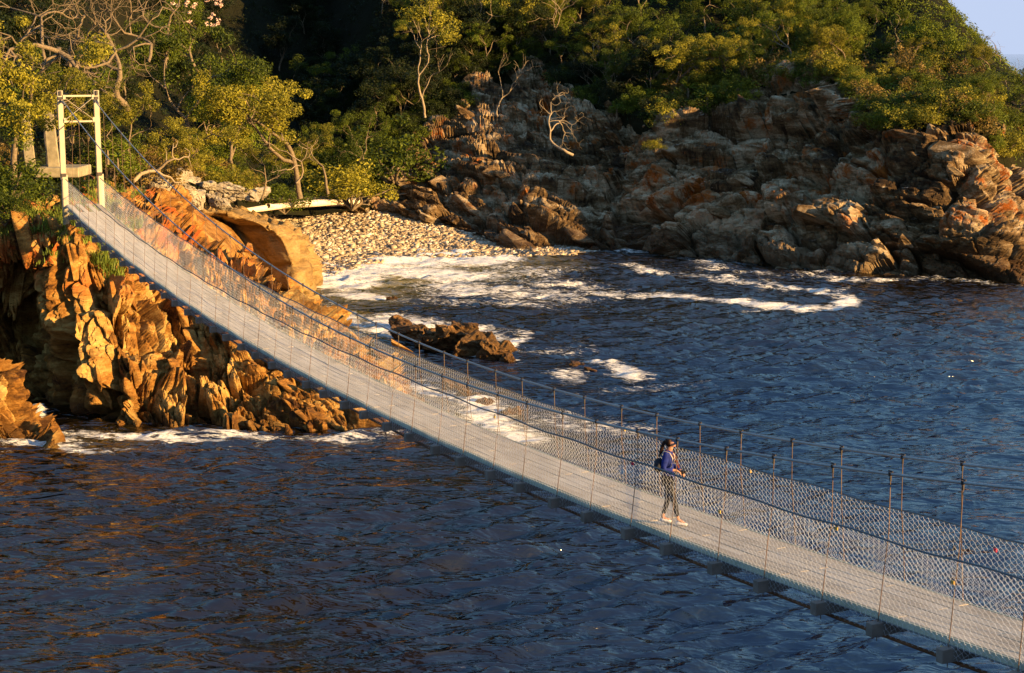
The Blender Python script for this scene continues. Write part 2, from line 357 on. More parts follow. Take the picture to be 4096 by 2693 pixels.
# ------------------------------------------------------------------ the sea
def yw(v): return PZ(512, v)[1]
foam_spots = [  # u, v, half width px, half height px, angle (deg, + down to the right), strength
    (345, 264, 55, 12, 0, 1.5), (420, 258, 85, 9, 0, 1.4), (500, 253, 50, 6, -3, 1.1), (575, 249, 45, 5, 2, 1.0), (625, 252, 30, 4, 4, 0.8),
    (330, 282, 32, 11, 4, 1.3), (352, 278, 26, 6, 0, 1.0), (370, 297, 38, 5, 2, .8), (430, 272, 90, 9, 3, .82), (470, 285, 80, 9, 4, .66), (520, 292, 90, 8, 4, .5),
    (520, 268, 60, 5, 4, .58), (560, 280, 60, 5, 5, .55), (610, 293, 70, 4, 4, .62), (680, 297, 70, 3.5, 5, .9), (770, 305, 55, 3.2, 3, 1.0), (832, 304, 24, 4, -8, 1.1), (842, 297, 14, 3.5, 25, .9), (800, 289, 50, 3, 12, .9),
    (740, 282, 50, 3, 9, .7), (700, 278, 60, 3, 6, .5), (640, 268, 60, 4, 5, .55), (845, 275, 60, 3, 4, .58), (960, 283, 75, 3, 3, .5), (740, 268, 60, 3, 5, .5),
    (405, 322, 45, 6, 3, .85), (445, 332, 45, 5, 5, .9), (350, 318, 35, 7, 15, .72), (505, 343, 16, 7, 25, 1.0), (495, 358, 28, 5, 12, .8), (560, 350, 50, 4, 5, .42),
    (605, 369, 26, 6, 10, 1.0), (630, 377, 22, 3.5, 3, .95), (575, 379, 30, 5, 10, .6), (640, 390, 70, 5, -5, .4),
    (440, 392, 50, 9, 25, .8), (480, 410, 50, 12, 22, .95), (520, 425, 50, 10, 15, 1.0), (545, 440, 35, 8, 5, .9), (585, 420, 60, 9, 0, .6), (500, 445, 40, 7, 20, .75),
    (32, 410, 16, 6, 25, 1.1), (60, 445, 50, 7, 2, .78), (110, 435, 45, 7, 5, .72), (175, 440, 55, 6, 2, .78), (250, 437, 55, 5, 2, .75), (320, 436, 50, 5, 0, .7), (90, 452, 60, 5, 3, .7), (370, 430, 25, 4, 0, .6), (15, 455, 25, 4, 0, .6),
    (470, 250, 50, 6, 0, 1.1), (560, 246, 40, 4, 0, 1.05), (455, 300, 60, 5, 5, .42), (540, 305, 60, 5, 5, .40),
]
def spot_field(X, Y, spots):
    t = -CAMZ / (-SP * 1.0)  # unused scale
    dz = -CAMZ; d = Y * CP - dz * SP; up = Y * SP + dz * CP
    u = 512 + F * X / d; v = 336.5 - F * up / d
    f = np.zeros_like(X)
    for (a, b, w, h, an, s_) in spots:
        c, s = math.cos(R(an)), math.sin(R(an)); du = u - a; dv = v - b
        p = (du * c + dv * s) / w; q = (-du * s + dv * c) / h
        r = np.sqrt(p * p + q * q); f = np.maximum(f, s_ * np.clip(1.45 - r, 0, 1) * .82)
    return f
def wave_field(X, Y):
    r2 = np.random.default_rng(3); z = np.zeros_like(X); gx = np.zeros_like(X)
    for lam, amp, n in ((9, .06, 5), (5, .05, 8), (2.6, .046, 14), (1.4, .030, 22), (0.75, .016, 30)):
        for i in range(n):
            l = lam * r2.uniform(.75, 1.35); th = R(-80) + r2.normal(0, .33); k = 2 * np.pi / l
            ph = k * (X * math.cos(th) + Y * math.sin(th)) + r2.uniform(0, 6.28) + 0.8 * np.sin(X * .21 + i) + .8 * np.sin(Y * .17 + 2 * i)
            s = np.sin(ph); z += amp * r2.uniform(.5, 1.2) * (0.8 * s + 0.35 * np.abs(s) * s) * 0.62
    return z
# gust patches make the chop uneven
def build_sea():
    ys = [26.0]
    while ys[-1] < 158: ys.append(ys[-1] + max(0.085, 0.0022 * ys[-1]) * (1 if ys[-1] < 100 else 1.2))
    ys = np.array(ys); nx = 640
    tx = np.linspace(-0.36, 0.36, nx)
    Yg = np.repeat(ys[:, None], nx, 1); Xg = tx[None] * Yg
    X = Xg.ravel(); Y = Yg.ravel()
    pts = np.stack([X, Y, 0 * X], -1)
    gust = 0.75 + 0.7 * fbm(pts * 0.06, 3, 5)
    z = wave_field(X, Y) * gust
    wx = fbm(pts * np.array([.16, .22, 1]), 4, 61); wy = fbm(pts * np.array([.16, .22, 1]), 4, 62)
    foam = spot_field(X + 2.6 * wx, Y * (1 + .05 * wy), foam_spots)
    z += np.clip(foam - .55, 0, .8) * (0.50 * (fbm(pts * np.array([0.7, 1.1, 1]), 4, 9) + .25) + 0.10 * fbm(pts * 3, 2, 3))
    foam = foam + 0.22 * fbm(pts * np.array([.12, .3, 1]), 3, 31)
    far = np.clip((Y - 75) / 60, 0, 1) * np.clip(1 - np.abs(X) / 60, 0, 1)
    foam = foam + 0.10 * far * (X < 25)
    sh = spot_field(X, Y, [(370, 272, 75, 20, 0, .9), (440, 268, 90, 14, 3, .6), (360, 292, 50, 14, 0, .55), (350, 320, 45, 14, 20, .5), (520, 262, 60, 8, 3, .35), (500, 425, 70, 20, 15, .3), (110, 440, 60, 12, 0, .1)])
    # keep the rim level so the open sea sheet can meet it
    V = np.stack([X, Y, z], -1)
    me = mesh_np('sea_water', V, grid_faces(len(ys), nx)[:, ::-1], M['water'], True, {'foam': foam, 'shallow': sh, 'clear': np.clip((X + 6 + 4 * fbm(pts * .05, 3, 77)) / 14, 0, 1) * np.clip((104 - Y) / 25, 0, 1)})
    link('sea_water', me, kind='structure')
    # the open sea and the river mouth round it, as one coarser ring of sheets just below
    mb = MB(); xs0 = -4000; xs1 = 12000
    A = [(-.36 * 26, 26), (.36 * 26, 26), (.36 * ys[-1], ys[-1]), (-.36 * ys[-1], ys[-1])]
    O = [(xs0, -300), (xs1, -300), (xs1, 30000), (xs0, 30000)]
    z0 = -0.03
    for i in range(4):
        j = (i + 1) % 4; mb.add([(*O[i], z0), (*O[j], z0), (*A[j], z0), (*A[i], z0)], [(0, 1, 2, 3)])
    mb.build('open_sea', M['water'], kind='structure')
build_sea()

# ------------------------------------------------------------------ land
top_curve = [(340, 200, 152), (380, 190, 154), (407, 147, 157), (443, 118, 161), (465, 103, 163), (479, 76, 168), (501, 56, 172), (530, 62, 170), (560, 80, 164), (597, 103, 158), (650, 112, 151), (674, 125, 146), (711, 110, 148), (735, 90, 150), (788, 74, 148), (830, 68, 144), (850, 76, 141), (862, 92, 137), (876, 108, 134), (922, 110, 131), (959, 112, 129), (978, 119, 128), (990, 143, 128), (1005, 151, 130), (1024, 171, 132), (1060, 190, 135), (1120, 215, 138), (1200, 240, 141)]
base_curve = [(340, 206), (380, 199), (420, 210), (470, 227), (520, 243), (560, 252), (600, 250), (640, 252), (700, 260), (760, 266), (830, 272), (900, 277), (960, 281), (1000, 283), (1024, 283), (1120, 279), (1200, 272)]
tc_u = np.array([a[0] for a in top_curve]); tc_v = np.array([a[1] for a in top_curve]); tc_Y = np.array([a[2] for a in top_curve])
bc_u = np.array([a[0] for a in base_curve]); bc_v = np.array([a[1] for a in base_curve])
hill_ctrl = {
 -1500: [(300, 60), (150, 80), (60, 105), (-40, 135), (-220, 170)], -700: [(260, 70), (150, 90), (60, 115), (-40, 145), (-220, 180)],
 -300: [(222, 78), (150, 95), (60, 120), (-40, 150), (-220, 190)], -100: [(212, 79), (160, 94), (60, 122), (-40, 152), (-220, 190)],
 0: [(200, 82), (168, 90), (80, 125), (-30, 155), (-200, 190)], 60: [(196, 83), (174, 92), (90, 128), (-20, 158), (-190, 192)],
 110: [(190, 98), (168, 110), (90, 135), (-20, 162), (-180, 195)], 200: [(190, 114), (168, 130), (90, 170), (-20, 198), (-170, 227)],
 260: [(200, 130), (172, 146), (90, 179), (-20, 202), (-165, 229)], 320: [(203, 149), (175, 162), (95, 190), (-10, 208), (-160, 232)],
 380: [(194, 152), (165, 158), (95, 168), (0, 180), (-150, 204)], 407: [(147, 157), (125, 163), (65, 173), (-10, 183), (-140, 205)],
 443: [(118, 161), (95, 166), (50, 174), (-15, 184), (-130, 205)], 479: [(78, 168), (62, 171), (32, 177), (-20, 185), (-120, 205)],
 530: [(64, 170), (50, 173), (25, 178), (-22, 186), (-125, 206)], 597: [(104, 158), (75, 167), (38, 174), (-24, 184), (-130, 206)],
 674: [(126, 146), (85, 158), (38, 171), (-25, 183), (-120, 205)], 735: [(91, 150), (68, 160), (28, 172), (-25, 183), (-110, 202)],
 788: [(75, 148), (56, 157), (18, 170), (-25, 180), (-100, 195)], 830: [(70, 144), (54, 154), (18, 166), (-22, 177), (-75, 190)],
 876: [(110, 134), (78, 148), (28, 160), (-8, 168), (-45, 176)], 922: [(112, 131), (84, 143), (38, 154), (0, 163), (-30, 172)],
 959: [(114, 129), (90, 140), (52, 150), (24, 157), (18, 167)], 983: [(122, 129), (102, 137), (70, 146), (48, 154), (48, 167)],
 1005: [(152, 131), (120, 137), (90, 143), (68, 150), (72, 163)], 1024: [(173, 133), (140, 138), (104, 143), (84, 150), (92, 162)],
 1060: [(192, 136), (158, 141), (128, 146), (116, 151), (126, 162)], 1120: [(217, 139), (192, 143), (170, 147), (156, 152), (160, 162)],
 1200: [(242, 142), (225, 145), (210, 149), (200, 154), (205, 164)]}
hu = np.array(sorted(hill_ctrl))
def hill_rows():
    rows = []
    for u in hu:
        c = hill_ctrl[u]; pts = [P(u, v, Y) for v, Y in c]
        a = pts[0] + np.array([0, -.6, -1.6]) if u > 395 else pts[0] + np.array([0, -3, -0.8])
        last = pts[-1]; k = np.clip((u - 700) / 200, 0, 1)
        back = np.array([last[0] * 1.7, last[1] + 140, 160 * (1 - k) + (-3) * k]) if u < 850 else np.array([last[0] * 1.2, last[1] + 60, -3])
        rows.append([a] + pts + [back])
    return rows
H_ROWS = hill_rows()
def build_hill():
    U = np.concatenate([np.linspace(-1500, -303, 50), np.linspace(-300, 1200, 420)]); T = 150
    G = interp_grid(hu, H_ROWS, U, T); n = normals_grid(G); n *= np.sign(n[..., 2:3] + 1e-6)
    Pt = G.reshape(-1, 3); d = 0.9 * fbm(Pt * 0.12, 4, 3) + 0.35 * fbm(Pt * 0.6, 3, 8)
    fade = np.clip(np.tile(np.arange(T) / 12, len(U)), 0.2, 1)
    V = Pt + n.reshape(-1, 3) * (d * fade)[:, None]
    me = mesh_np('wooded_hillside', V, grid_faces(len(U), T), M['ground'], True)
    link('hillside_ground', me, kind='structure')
    return G[50:]
HG = build_hill()
def hill_pt(u, t):
    """point on the hillside: t runs 1 (foot) .. 5 (top row)"""
    rows = np.array(H_ROWS); k = min(int(t), rows.shape[1] - 2); f = t - k
    q = [np.interp(u, hu, rows[:, k, c]) * (1 - f) + np.interp(u, hu, rows[:, k + 1, c]) * f for c in range(3)]
    return np.array(q)

def outcrop(name, us, rows, du, T, regions, mat, label=None, cat=None, parent=None, kind=None, seed=0, amp_fn=None):
    """dense rock face over control rows, fractured by rock_disp. regions: (weight fn of (U), along, across, sizes)"""
    U = np.arange(us[0], us[-1] + du / 2, du)
    G = interp_grid(us, rows, U, T)
    # smooth the control polygon a little
    for _ in range(6):
        G[:, 1:-1] = (G[:, :-2] + 2 * G[:, 1:-1] + G[:, 2:]) / 4; G[1:-1] = (G[:-2] + 2 * G[1:-1] + G[2:]) / 4
    n = normals_grid(G); flip = np.sign((n * np.array([0.1, -1, 0.35])).sum(-1)); n *= flip[..., None] + 1e-9
    Pt = G.reshape(-1, 3); nn = n.reshape(-1, 3); uu = np.repeat(U, T)
    big = 0.9 * fbm(Pt * 0.22, 3, seed + 1)
    D = np.zeros(len(Pt)); TN = np.zeros(len(Pt)); best = np.full(len(Pt), -9.)
    jit = 25 * fbm(Pt * 0.25, 2, seed + 4)
    for (wf, along, across, sizes) in regions:
        w = wf(uu + jit, Pt); m = w > best; best[m] = w[m]
        if not m.any(): continue
        al = unit(along); ac = unit(across); th = np.cross(al, ac)
        d, t = rock_disp(Pt[m], al, ac, th, sizes, seed)
        D[m] = d; TN[m] = t
    D = D + big * 0.45
    if amp_fn is not None: D = D * amp_fn(uu, np.tile(np.linspace(0, 1, T), len(U)))
    V = Pt + nn * D[:, None]
    Fq = grid_faces(len(U), T)
    me = mesh_np(name, V, Fq, mat, False, {'tone': TN})
    o = link(name, me, parent, label=label, cat=cat, kind=kind)
    return o, V.reshape(len(U), T, 3), n, U

# angular rock blocks (convex hulls, lightly chamfered)
def rock_block_mesh(i, mat, flat=0.55, pts=16, chamf=0.05, name='rock_block'):
    r = np.random.default_rng(100 + i); p = r.normal(size=(pts, 3)); p /= np.abs(p).max(1)[:, None] ** 0.8 * np.linalg.norm(p, axis=1)[:, None] ** 0.2
    p *= r.uniform(.75, 1, (pts, 1)); p[:, 2] *= flat
    bm = bmesh.new(); vs = [bm.verts.new(q) for q in p]
    res = bmesh.ops.convex_hull(bm, input=vs)
    bmesh.ops.delete(bm, geom=[g for g in res['geom_interior'] if isinstance(g, bmesh.types.BMVert)] , context='VERTS')
    bmesh.ops.dissolve_limit(bm, angle_limit=R(14), verts=bm.verts[:], edges=bm.edges[:])
    if chamf: bmesh.ops.bevel(bm, geom=bm.edges[:], offset=chamf, segments=1, affect='EDGES', clamp_overlap=True)
    me = bpy.data.meshes.new(name); bm.to_mesh(me); bm.free(); me.materials.append(mat); me.update(); return me
def rough(me, seed, cuts=3, amp=.10, mat=None):
    bm = bmesh.new(); bm.from_mesh(me); bmesh.ops.triangulate(bm, faces=bm.faces[:])
    for _ in range(cuts):
        long_ = [e for e in bm.edges if e.calc_length() > .16]
        bmesh.ops.subdivide_edges(bm, edges=long_, cuts=1, use_grid_fill=False); bmesh.ops.triangulate(bm, faces=bm.faces[:])
    bm.normal_update(); co = np.array([v.co[:] for v in bm.verts]); nn = np.array([v.normal[:] for v in bm.verts])
    d, t = rock_disp(co * 1.0, unit([.95, 0, -.2]), unit([.2, 0, .95]), np.array([0, 1., 0]), [(1.2, .28, .8, amp * 2.2, amp), (.4, .12, .3, amp * .8, amp * .4)], seed, .15)
    for v, a, b in zip(bm.verts, nn, d): v.co = v.co + Vector((a * b).tolist())
    m2 = bpy.data.meshes.new(me.name); bm.to_mesh(m2); bm.free(); m2.materials.append(mat or me.materials[0]); m2.update(); return m2
def basis(al, ac):
    al = unit(al); th = unit(np.cross(al, ac)); ac = np.cross(th, al)
    return Matrix(np.stack([al, th, ac], 1).tolist())    # x along the bed, z across it
def scatter_blocks(name, parent, GV, n, U, meshes, count, al_fn, size, seed, t_rng=(0.05, .9), u_rng=None, sink=0.3, label_fn=None):
    r = np.random.default_rng(seed); A, T = GV.shape[:2]; k = 0
    i0, i1 = (0, A - 1) if u_rng is None else (int(np.searchsorted(U, u_rng[0])), min(A - 1, int(np.searchsorted(U, u_rng[1]))))
    while k < count:
        i = r.integers(i0, i1); j = int(r.uniform(*t_rng) * (T - 1)); p = GV[i, j]; nn = n[i, j]
        if p[2] < -0.2: continue
        al, ac = al_fn(U[i], p); al = al + r.normal(0, .10, 3); L = size[0] * math.exp(r.normal(0, .38))
        mt = basis(al, ac).to_4x4()
        sc = Matrix.Diagonal((L, L * r.uniform(.45, .75), L * r.uniform(.35, .7), 1))
        o = bpy.data.objects.new(name, meshes[r.integers(len(meshes))]); COL.objects.link(o); o.parent = parent
        o.matrix_local = Matrix.Translation(Vector(p - nn * (sink * L * .5))) @ mt @ sc
        k += 1

BLK_GREY = [rock_block_mesh(i, M['rock_grey']) for i in range(9)]
BLK_GOLD = [rock_block_mesh(20 + i, M['rock_gold']) for i in range(9)]
BLK_PALE = [rough(rock_block_mesh(40 + i, M['boulder'], .7, name='boulder'), i, amp=.05) for i in range(7)]

# --- far cliff of the headland
def build_cliff():
    us = sorted(set(list(tc_u) + list(bc_u))); rows = []
    for u in us:
        vt = np.interp(u, tc_u, tc_v); Yt = np.interp(u, tc_u, tc_Y); vb = np.interp(u, bc_u, bc_v)
        if u < 560: Yb = np.interp(u, [340, 380, 420, 470, 520, 560], [148, 149, 147, 143, 138.5, 136])
        else: Yb = yw(vb)
        b = P(u, vb, Yb); t = P(u, vt, Yt); under = b + np.array([0, -0.6, -2.0])
        mids = []
        for f in (0.3, 0.62):
            v = vb + (vt - vb) * f; Y = Yb + (Yt - Yb) * (f ** 1.25); mids.append(P(u, v, Y))
        back = t + np.array([0, 4, -1.5])
        rows.append([under, b] + mids + [t, back])
    dn = np.array([.78, -.25, -.58]); fl = np.array([.86, -.30, -.42])     # bed directions: steep dip at the left, flatter to the right
    th = np.array([.45, -.1, .8])
    regs = [
        (lambda u, p: np.where(u < 620, 1.0, 0), dn, np.array([.5, .3, .8]), [(7.5, 2.1, 2.8, 1.6, .6), (3.0, .8, 1.3, .45, .26), (1.1, .32, .55, .12, .07)]),
        (lambda u, p: np.where((u >= 620) & (u < 760), .9, 0), fl, np.array([.1, .3, .9]), [(6.5, 3.2, 3.4, 2.0, .55), (2.6, 1.15, 1.5, .42, .22), (1.0, .42, .55, .12, .06)]),
        (lambda u, p: np.where(u >= 760, .8, 0), np.array([.86, -.3, -.42]), np.array([.4, .3, .85]), [(7.5, 2.6, 3.2, 2.0, .6), (3.0, 1.0, 1.5, .5, .26), (1.1, .38, .55, .13, .08)]),
    ]
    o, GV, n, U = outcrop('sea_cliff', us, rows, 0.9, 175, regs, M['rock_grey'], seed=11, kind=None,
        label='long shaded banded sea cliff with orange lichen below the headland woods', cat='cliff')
    def al(u, p): return (dn if u < 620 else (fl if u < 760 else np.array([.9, -.3, -.3])), np.array([.45, .2, .85]))
    scatter_blocks('rock_block', o, GV, n, U, BLK_GREY, 70, al, (1.5,), 5, (0.12, .86), (395, 640), sink=.75)
    scatter_blocks('rock_block', o, GV, n, U, BLK_GREY, 34, al, (1.5,), 6, (0.15, .8), (640, 1040), sink=.8)
    return o
cliff = build_cliff()

# --- near rock on which the tower stands
def build_tower_rock():
    us = [-120, -60, 0, 25, 45, 65, 85, 110, 130, 170, 200, 240, 280, 320, 350, 385, 410, 440, 455]
    bv = np.interp(us, [-120, 0, 45, 75, 96, 128, 184, 205, 272, 334, 391, 440, 455], [400, 400, 405, 416, 423, 429, 431, 426, 430, 433, 424, 430, 432])
    mid = {-120: (320, 79), -60: (320, 80), 0: (320, 81), 25: (320, 81), 45: (325, 79.5), 65: (330, 76.5), 85: (332, 74.6), 110: (335, 74), 130: (345, 73.8), 170: (360, 75), 200: (365, 75.5), 240: (378, 74.5), 280: (390, 74), 320: (402, 73.2), 350: (412, 72.8), 385: (414, 72.6), 410: (420, 72.4), 440: (429, 71.8), 455: (431, 71.5)}
    fe = {-120: (240, 76), -60: (240, 75.5), 0: (236, 75.2), 25: (234, 75.2), 45: (232, 75.2), 65: (233, 75.2), 85: (240, 75.4), 110: (252, 75.8), 130: (266, 76.5), 170: (292, 78), 200: (315, 77.5), 240: (340, 76.5), 280: (352, 75.5), 320: (372, 74.8), 350: (392, 74), 385: (402, 73.3), 410: (414, 72.6), 440: (428, 72), 455: (431, 71.8)}
    cr = [(-120, 222, 80), (-60, 218, 80), (0, 208, 80), (45, 208, 80), (85, 213, 80), (110, 218, 82), (150, 217, 85), (170, 218, 86), (200, 238, 86), (240, 261, 84), (262, 273, 83), (300, 297, 81), (320, 313, 80), (345, 338, 79), (365, 354, 78), (385, 379, 77), (410, 402, 75), (440, 424, 73.5), (455, 431, 72.5)]
    cu = [a[0] for a in cr]; rows = []
    for i, u in enumerate(us):
        b = P(u, bv[i], yw(bv[i])); m = P(u, *mid[u]); f = P(u, *fe[u]); c = P(u, np.interp(u, cu, [a[1] for a in cr]), np.interp(u, cu, [a[2] for a in cr]))
        k = np.clip((u - 150) / 60, 0, 1)
        bk = np.array([c[0], c[1] + 14 * (1 - k) + 5 * k, c[2] * (1 - k) + (-1.5) * k])
        rows.append([b + np.array([0, -.5, -1.6]), b, m, f, c, bk])
    va = np.array([.20, 0, -.98]); ac = np.array([.95, .25, .18])
    sl = np.array([.80, -.1, -.60]); sc_ = np.array([.5, .3, .8])
    regs = [
        (lambda u, p: np.where(u < 235, 1.0, 0), va, ac, [(4.6, 1.15, 1.7, 1.25, .55), (1.8, .5, .9, .38, .2), (.6, .22, .4, .12, .07)]),
        (lambda u, p: np.where(u >= 235, .9, 0), sl, sc_, [(4.0, .9, 1.6, 1.0, .42), (1.5, .38, .8, .34, .18), (.55, .18, .35, .11, .06)]),
    ]
    def amp(u, t): return np.where(t > .62, np.where(u < 120, .35, .8), 1.0)
    o, GV, n, U = outcrop('rock_outcrop', us, rows, 0.75, 200, regs, M['rock_gold'], seed=3, amp_fn=amp,
        label='sunlit golden rock buttress dropping to the water under the bridge tower', cat='rock')
    def al(u, p): return (va, ac) if u < 235 else (sl, sc_)
    scatter_blocks('rock_block', o, GV, n, U, BLK_GOLD, 34, al, (.75,), 15, (0.2, .60), (70, 235), sink=.8)
    scatter_blocks('rock_block', o, GV, n, U, BLK_GOLD, 70, al, (.75,), 16, (0.15, .85), (160, 440), sink=.7)
    scatter_blocks('rock_block', o, GV, n, U, BLK_GOLD, 25, al, (.6,), 17, (0.55, .64), (-20, 110))
    return o, GV, n, U
tower_rock, TR_G, TR_N, TR_U = build_tower_rock()
# --- small ridge at the left edge
def build_left_ridge():
    us = [-60, -30, 0, 10, 20, 32, 42, 50]
    crv = [300, 330, 358, 375, 398, 422, 438, 446]; bvs = [446, 446, 443, 442, 441, 440, 442, 447]; rows = []
    for i, u in enumerate(us):
        b = P(u, bvs[i], yw(bvs[i])); c = P(u, crv[i], yw(bvs[i]) + 2.4 - i * .2)
        m = (b + c) / 2 + np.array([0, -.6, .1]); bk = np.array([c[0] - .5, c[1] + 2.5, -1.5])
        rows.append([b + np.array([0, -.4, -1.5]), b, m, c, bk])
    regs = [(lambda u, p: np.ones_like(u), np.array([.35, 0, -.94]), np.array([.9, .3, .3]), [(3.2, .7, 1.2, .6, .35), (1.3, .35, .6, .25, .15), (.5, .2, .3, .1, .06)])]
    outcrop('rock_outcrop', us, rows, 0.7, 130, regs, M['rock_gold'], seed=23, label='low brown rock ridge sliding into the water at the left edge', cat='rock')
build_left_ridge()
# --- the big tilted slab by the beach
def build_slab():
    # u of the left edge, ridge, and right outline at a set of heights
    lev = [(211, 172, 200, 212), (214, 172, 228, 242), (220, 175, 250, 262), (227, 178, 270, 286), (239, 183, 281, 299), (254, 192, 288, 307), (268, 205, 294, 312), (284, 225, 299, 312), (296, 240, 302, 309)]
    rows = []
    us = [0, 1, 2, 3, 4, 5]
    for v, ul, ur, uo in lev:
        rows.append([P(ul - 8, v, 124), P(ul, v, 117), P((ul + ur) / 2, v + 1, 112.5), P(ur, v, 109), P(uo, v + 1, 111.5), P(uo + 1, v + 2, 119)])
    rows = [[r_ + np.array([0, 6, -.3]) for r_ in rows[0]]] + rows
    rows.append([np.array([q[0], q[1], -1.2]) for q in rows[-1]])
    rows = np.array(rows)                       # (levels, 6, 3)
    k = np.arange(len(rows)); U = np.linspace(0, len(rows) - 1, 110)
    G = interp_grid(k, rows, U, 120)
    for _ in range(8):
        G[:, 1:-1] = (G[:, :-2] + 2 * G[:, 1:-1] + G[:, 2:]) / 4; G[1:-1] = (G[:-2] + 2 * G[1:-1] + G[2:]) / 4
    n = normals_grid(G); n *= np.sign(n[..., 1:2] * -1 + 1e-6); Pt = G.reshape(-1, 3)
    d, t = rock_disp(Pt, unit([.8, -.4, -.5]), unit([.5, .3, .8]), unit([-.3, -.8, .3]), [(8, 3.2, 3, .55, .25), (2.5, 1.2, 1.2, .16, .06)], 41)
    V = Pt + n.reshape(-1, 3) * d[:, None]
    me = mesh_np('slab_boulder', V, grid_faces(110, 120), M['rock_brown'], True, {'tone': t * .6})
    link('slab_boulder', me, label='huge tilted brown slab of rock beside the pebble beach', cat='boulder')
build_slab()

# --- flat land behind the tower rock, and the beach
def build_beach():
    ctrl = {100: [(204, 88), (196, 95), (192, 104), (188, 118)], 170: [(214, 88), (205, 98), (197, 108), (184, 124)],
            230: [(250, 100), (232, 108), (212, 122), (196, 142)], 280: [(284, 118), (262, 128), (232, 138), (200, 152)],
            320: [(279, 122), (262, 130), (232, 140), (198, 155)], 380: [(262, 131), (252, 136), (225, 144), (192, 157)],
            440: [(258, 134), (250, 138), (228, 145), (200, 155)], 520: [(257, 135), (250, 138.5), (240, 143), (225, 150)], 600: [(254, 136), (250, 139), (245, 143), (235, 150)]}
    us = sorted(ctrl); rows = []
    for u in us:
        q = [P(u, v, Y) for v, Y in ctrl[u]]; rows.append([q[0] + np.array([0, -6, -1.6])] + q + [q[-1] + np.array([0, 6, 1.0])])
    U = np.linspace(100, 600, 200); G = interp_grid(us, rows, U, 80)
    V = G.reshape(-1, 3); V[:, 2] += 0.12 * fbm(V * .5, 3, 2)
    link('pebble_beach', mesh_np('pebble_beach', V, grid_faces(200, 80), [M['beach'], M['rock_gold']], True, midx=(np.repeat(U[:-1], 79) < 290) & (np.tile(np.arange(79), 199) < 50)), kind='structure')
    # the pebbles: nobody could count them
    r = np.random.default_rng(5); Gv = V.reshape(200, 80, 3)
    base = np.array([(x * .72, y * .72, z * .72) for z in (-1, 1) for x, y in ((-1, -1), (1, -1), (1, 1), (-1, 1))])
    Fb = [(0, 3, 2, 1), (4, 5, 6, 7), (0, 1, 5, 4), (1, 2, 6, 5), (2, 3, 7, 6), (3, 0, 4, 7)]
    Fb = np.array(Fb); nst = 26000
    iu = r.uniform(50, 190, nst); it = r.uniform(14, 72, nst); i = iu.astype(int); j = it.astype(int)
    C = Gv[i, j] + (Gv[np.minimum(i + 1, 199), j] - Gv[i, j]) * (iu - i)[:, None] + (Gv[i, j + 1] - Gv[i, j]) * (it - j)[:, None]
    keep = ~((100 + iu * 2.513 < 300) & (it < 52)); C = C[keep]; nst = len(C)
    S = np.exp(r.normal(math.log(.118), .38, nst)); S = np.clip(S, .07, .5)
    sc = np.stack([S * r.uniform(.8, 1.4, nst), S * r.uniform(.7, 1.1, nst), S * r.uniform(.4, .7, nst)], -1)
    an = r.uniform(0, 6.28, nst); c, s = np.cos(an), np.sin(an); L = base[None] * sc[:, None]
    tl = r.normal(0, .3, nst)[:, None]
    X = L[..., 0] * c[:, None] - L[..., 1] * s[:, None]; Y = L[..., 0] * s[:, None] + L[..., 1] * c[:, None]; Z = L[..., 2] + X * tl
    VV = np.stack([X, Y, Z], -1) + (C + np.array([0, 0, .03]))[:, None]
    FF = (Fb[None] + (np.arange(nst) * 8)[:, None, None]).reshape(-1, 4)
    tone = np.repeat(np.clip(r.beta(2, 2.8, nst) + .10 * fbm(C * .3, 2, 1), 0, 1), 8)
    link('pebbles', mesh_np('pebbles', VV.reshape(-1, 3), FF, M['pebble'], True, {'tone': tone}), kind='stuff', label='rounded pale pebbles covering the small beach', cat='pebbles')
    return Gv
BG = build_beach()

# --- near bank that the camera stands on, out of view, kept low so the sun reaches the bridge
def build_near_bank():
    r = np.random.default_rng(4)
    xs = np.linspace(-60, 130, 96); ys = np.linspace(-90, 34, 64); X, Y = np.meshgrid(xs, ys, indexing='ij')
    # height: rises away from the channel, whose bank runs from lower left to upper right
    dist = (X - 8) * .66 - (Y - 8) * .75
    lim = (18 - (X - 40) * .593) - Y                       # bank cut along a sun ray to keep its shadow off the rocks
    z = -2 + 15 * np.clip(dist / 14, -.3, 1) + 13 * np.clip((dist - 14) / 16, 0, 1)
    z = np.minimum(z, -3 + 2.6 * np.clip(lim + 2, -1, 4.5))
    z = np.where(dist > 20, np.minimum(z, 9), z)
    z = z + 2.5 * fbm(np.stack([X.ravel() * .05, Y.ravel() * .05, 0 * X.ravel()], -1), 4, 2).reshape(X.shape)
    dcam = np.hypot(X, Y); z = np.where(dcam < 16, np.minimum(z, 14.0 - 0.15 * (16 - dcam)), z)
    V = np.stack([X, Y, z], -1).reshape(-1, 3)
    link('near_bank_ground', mesh_np('near_bank_ground', V, grid_faces(96, 64), M['ground'], True), kind='structure')
build_near_bank()
# ------------------------------------------------------------------ the bridge
BX, BY, TH, BW = 7.0419, 22.222, 0.4657, 1.3931
BD = np.array([-math.sin(TH), math.cos(TH), 0.0]); BN = np.array([math.cos(TH), math.sin(TH), 0.0])
S_TOW = 59.8; S_END = -13.0
rt = [0.5314, 1 - 0.5314]; SS = [0.0]
k_ = 0
while SS[-1] < 57.6: SS.append(SS[-1] + 2.9888 * (rt[1] if k_ % 2 == 1 else rt[0])); k_ += 1
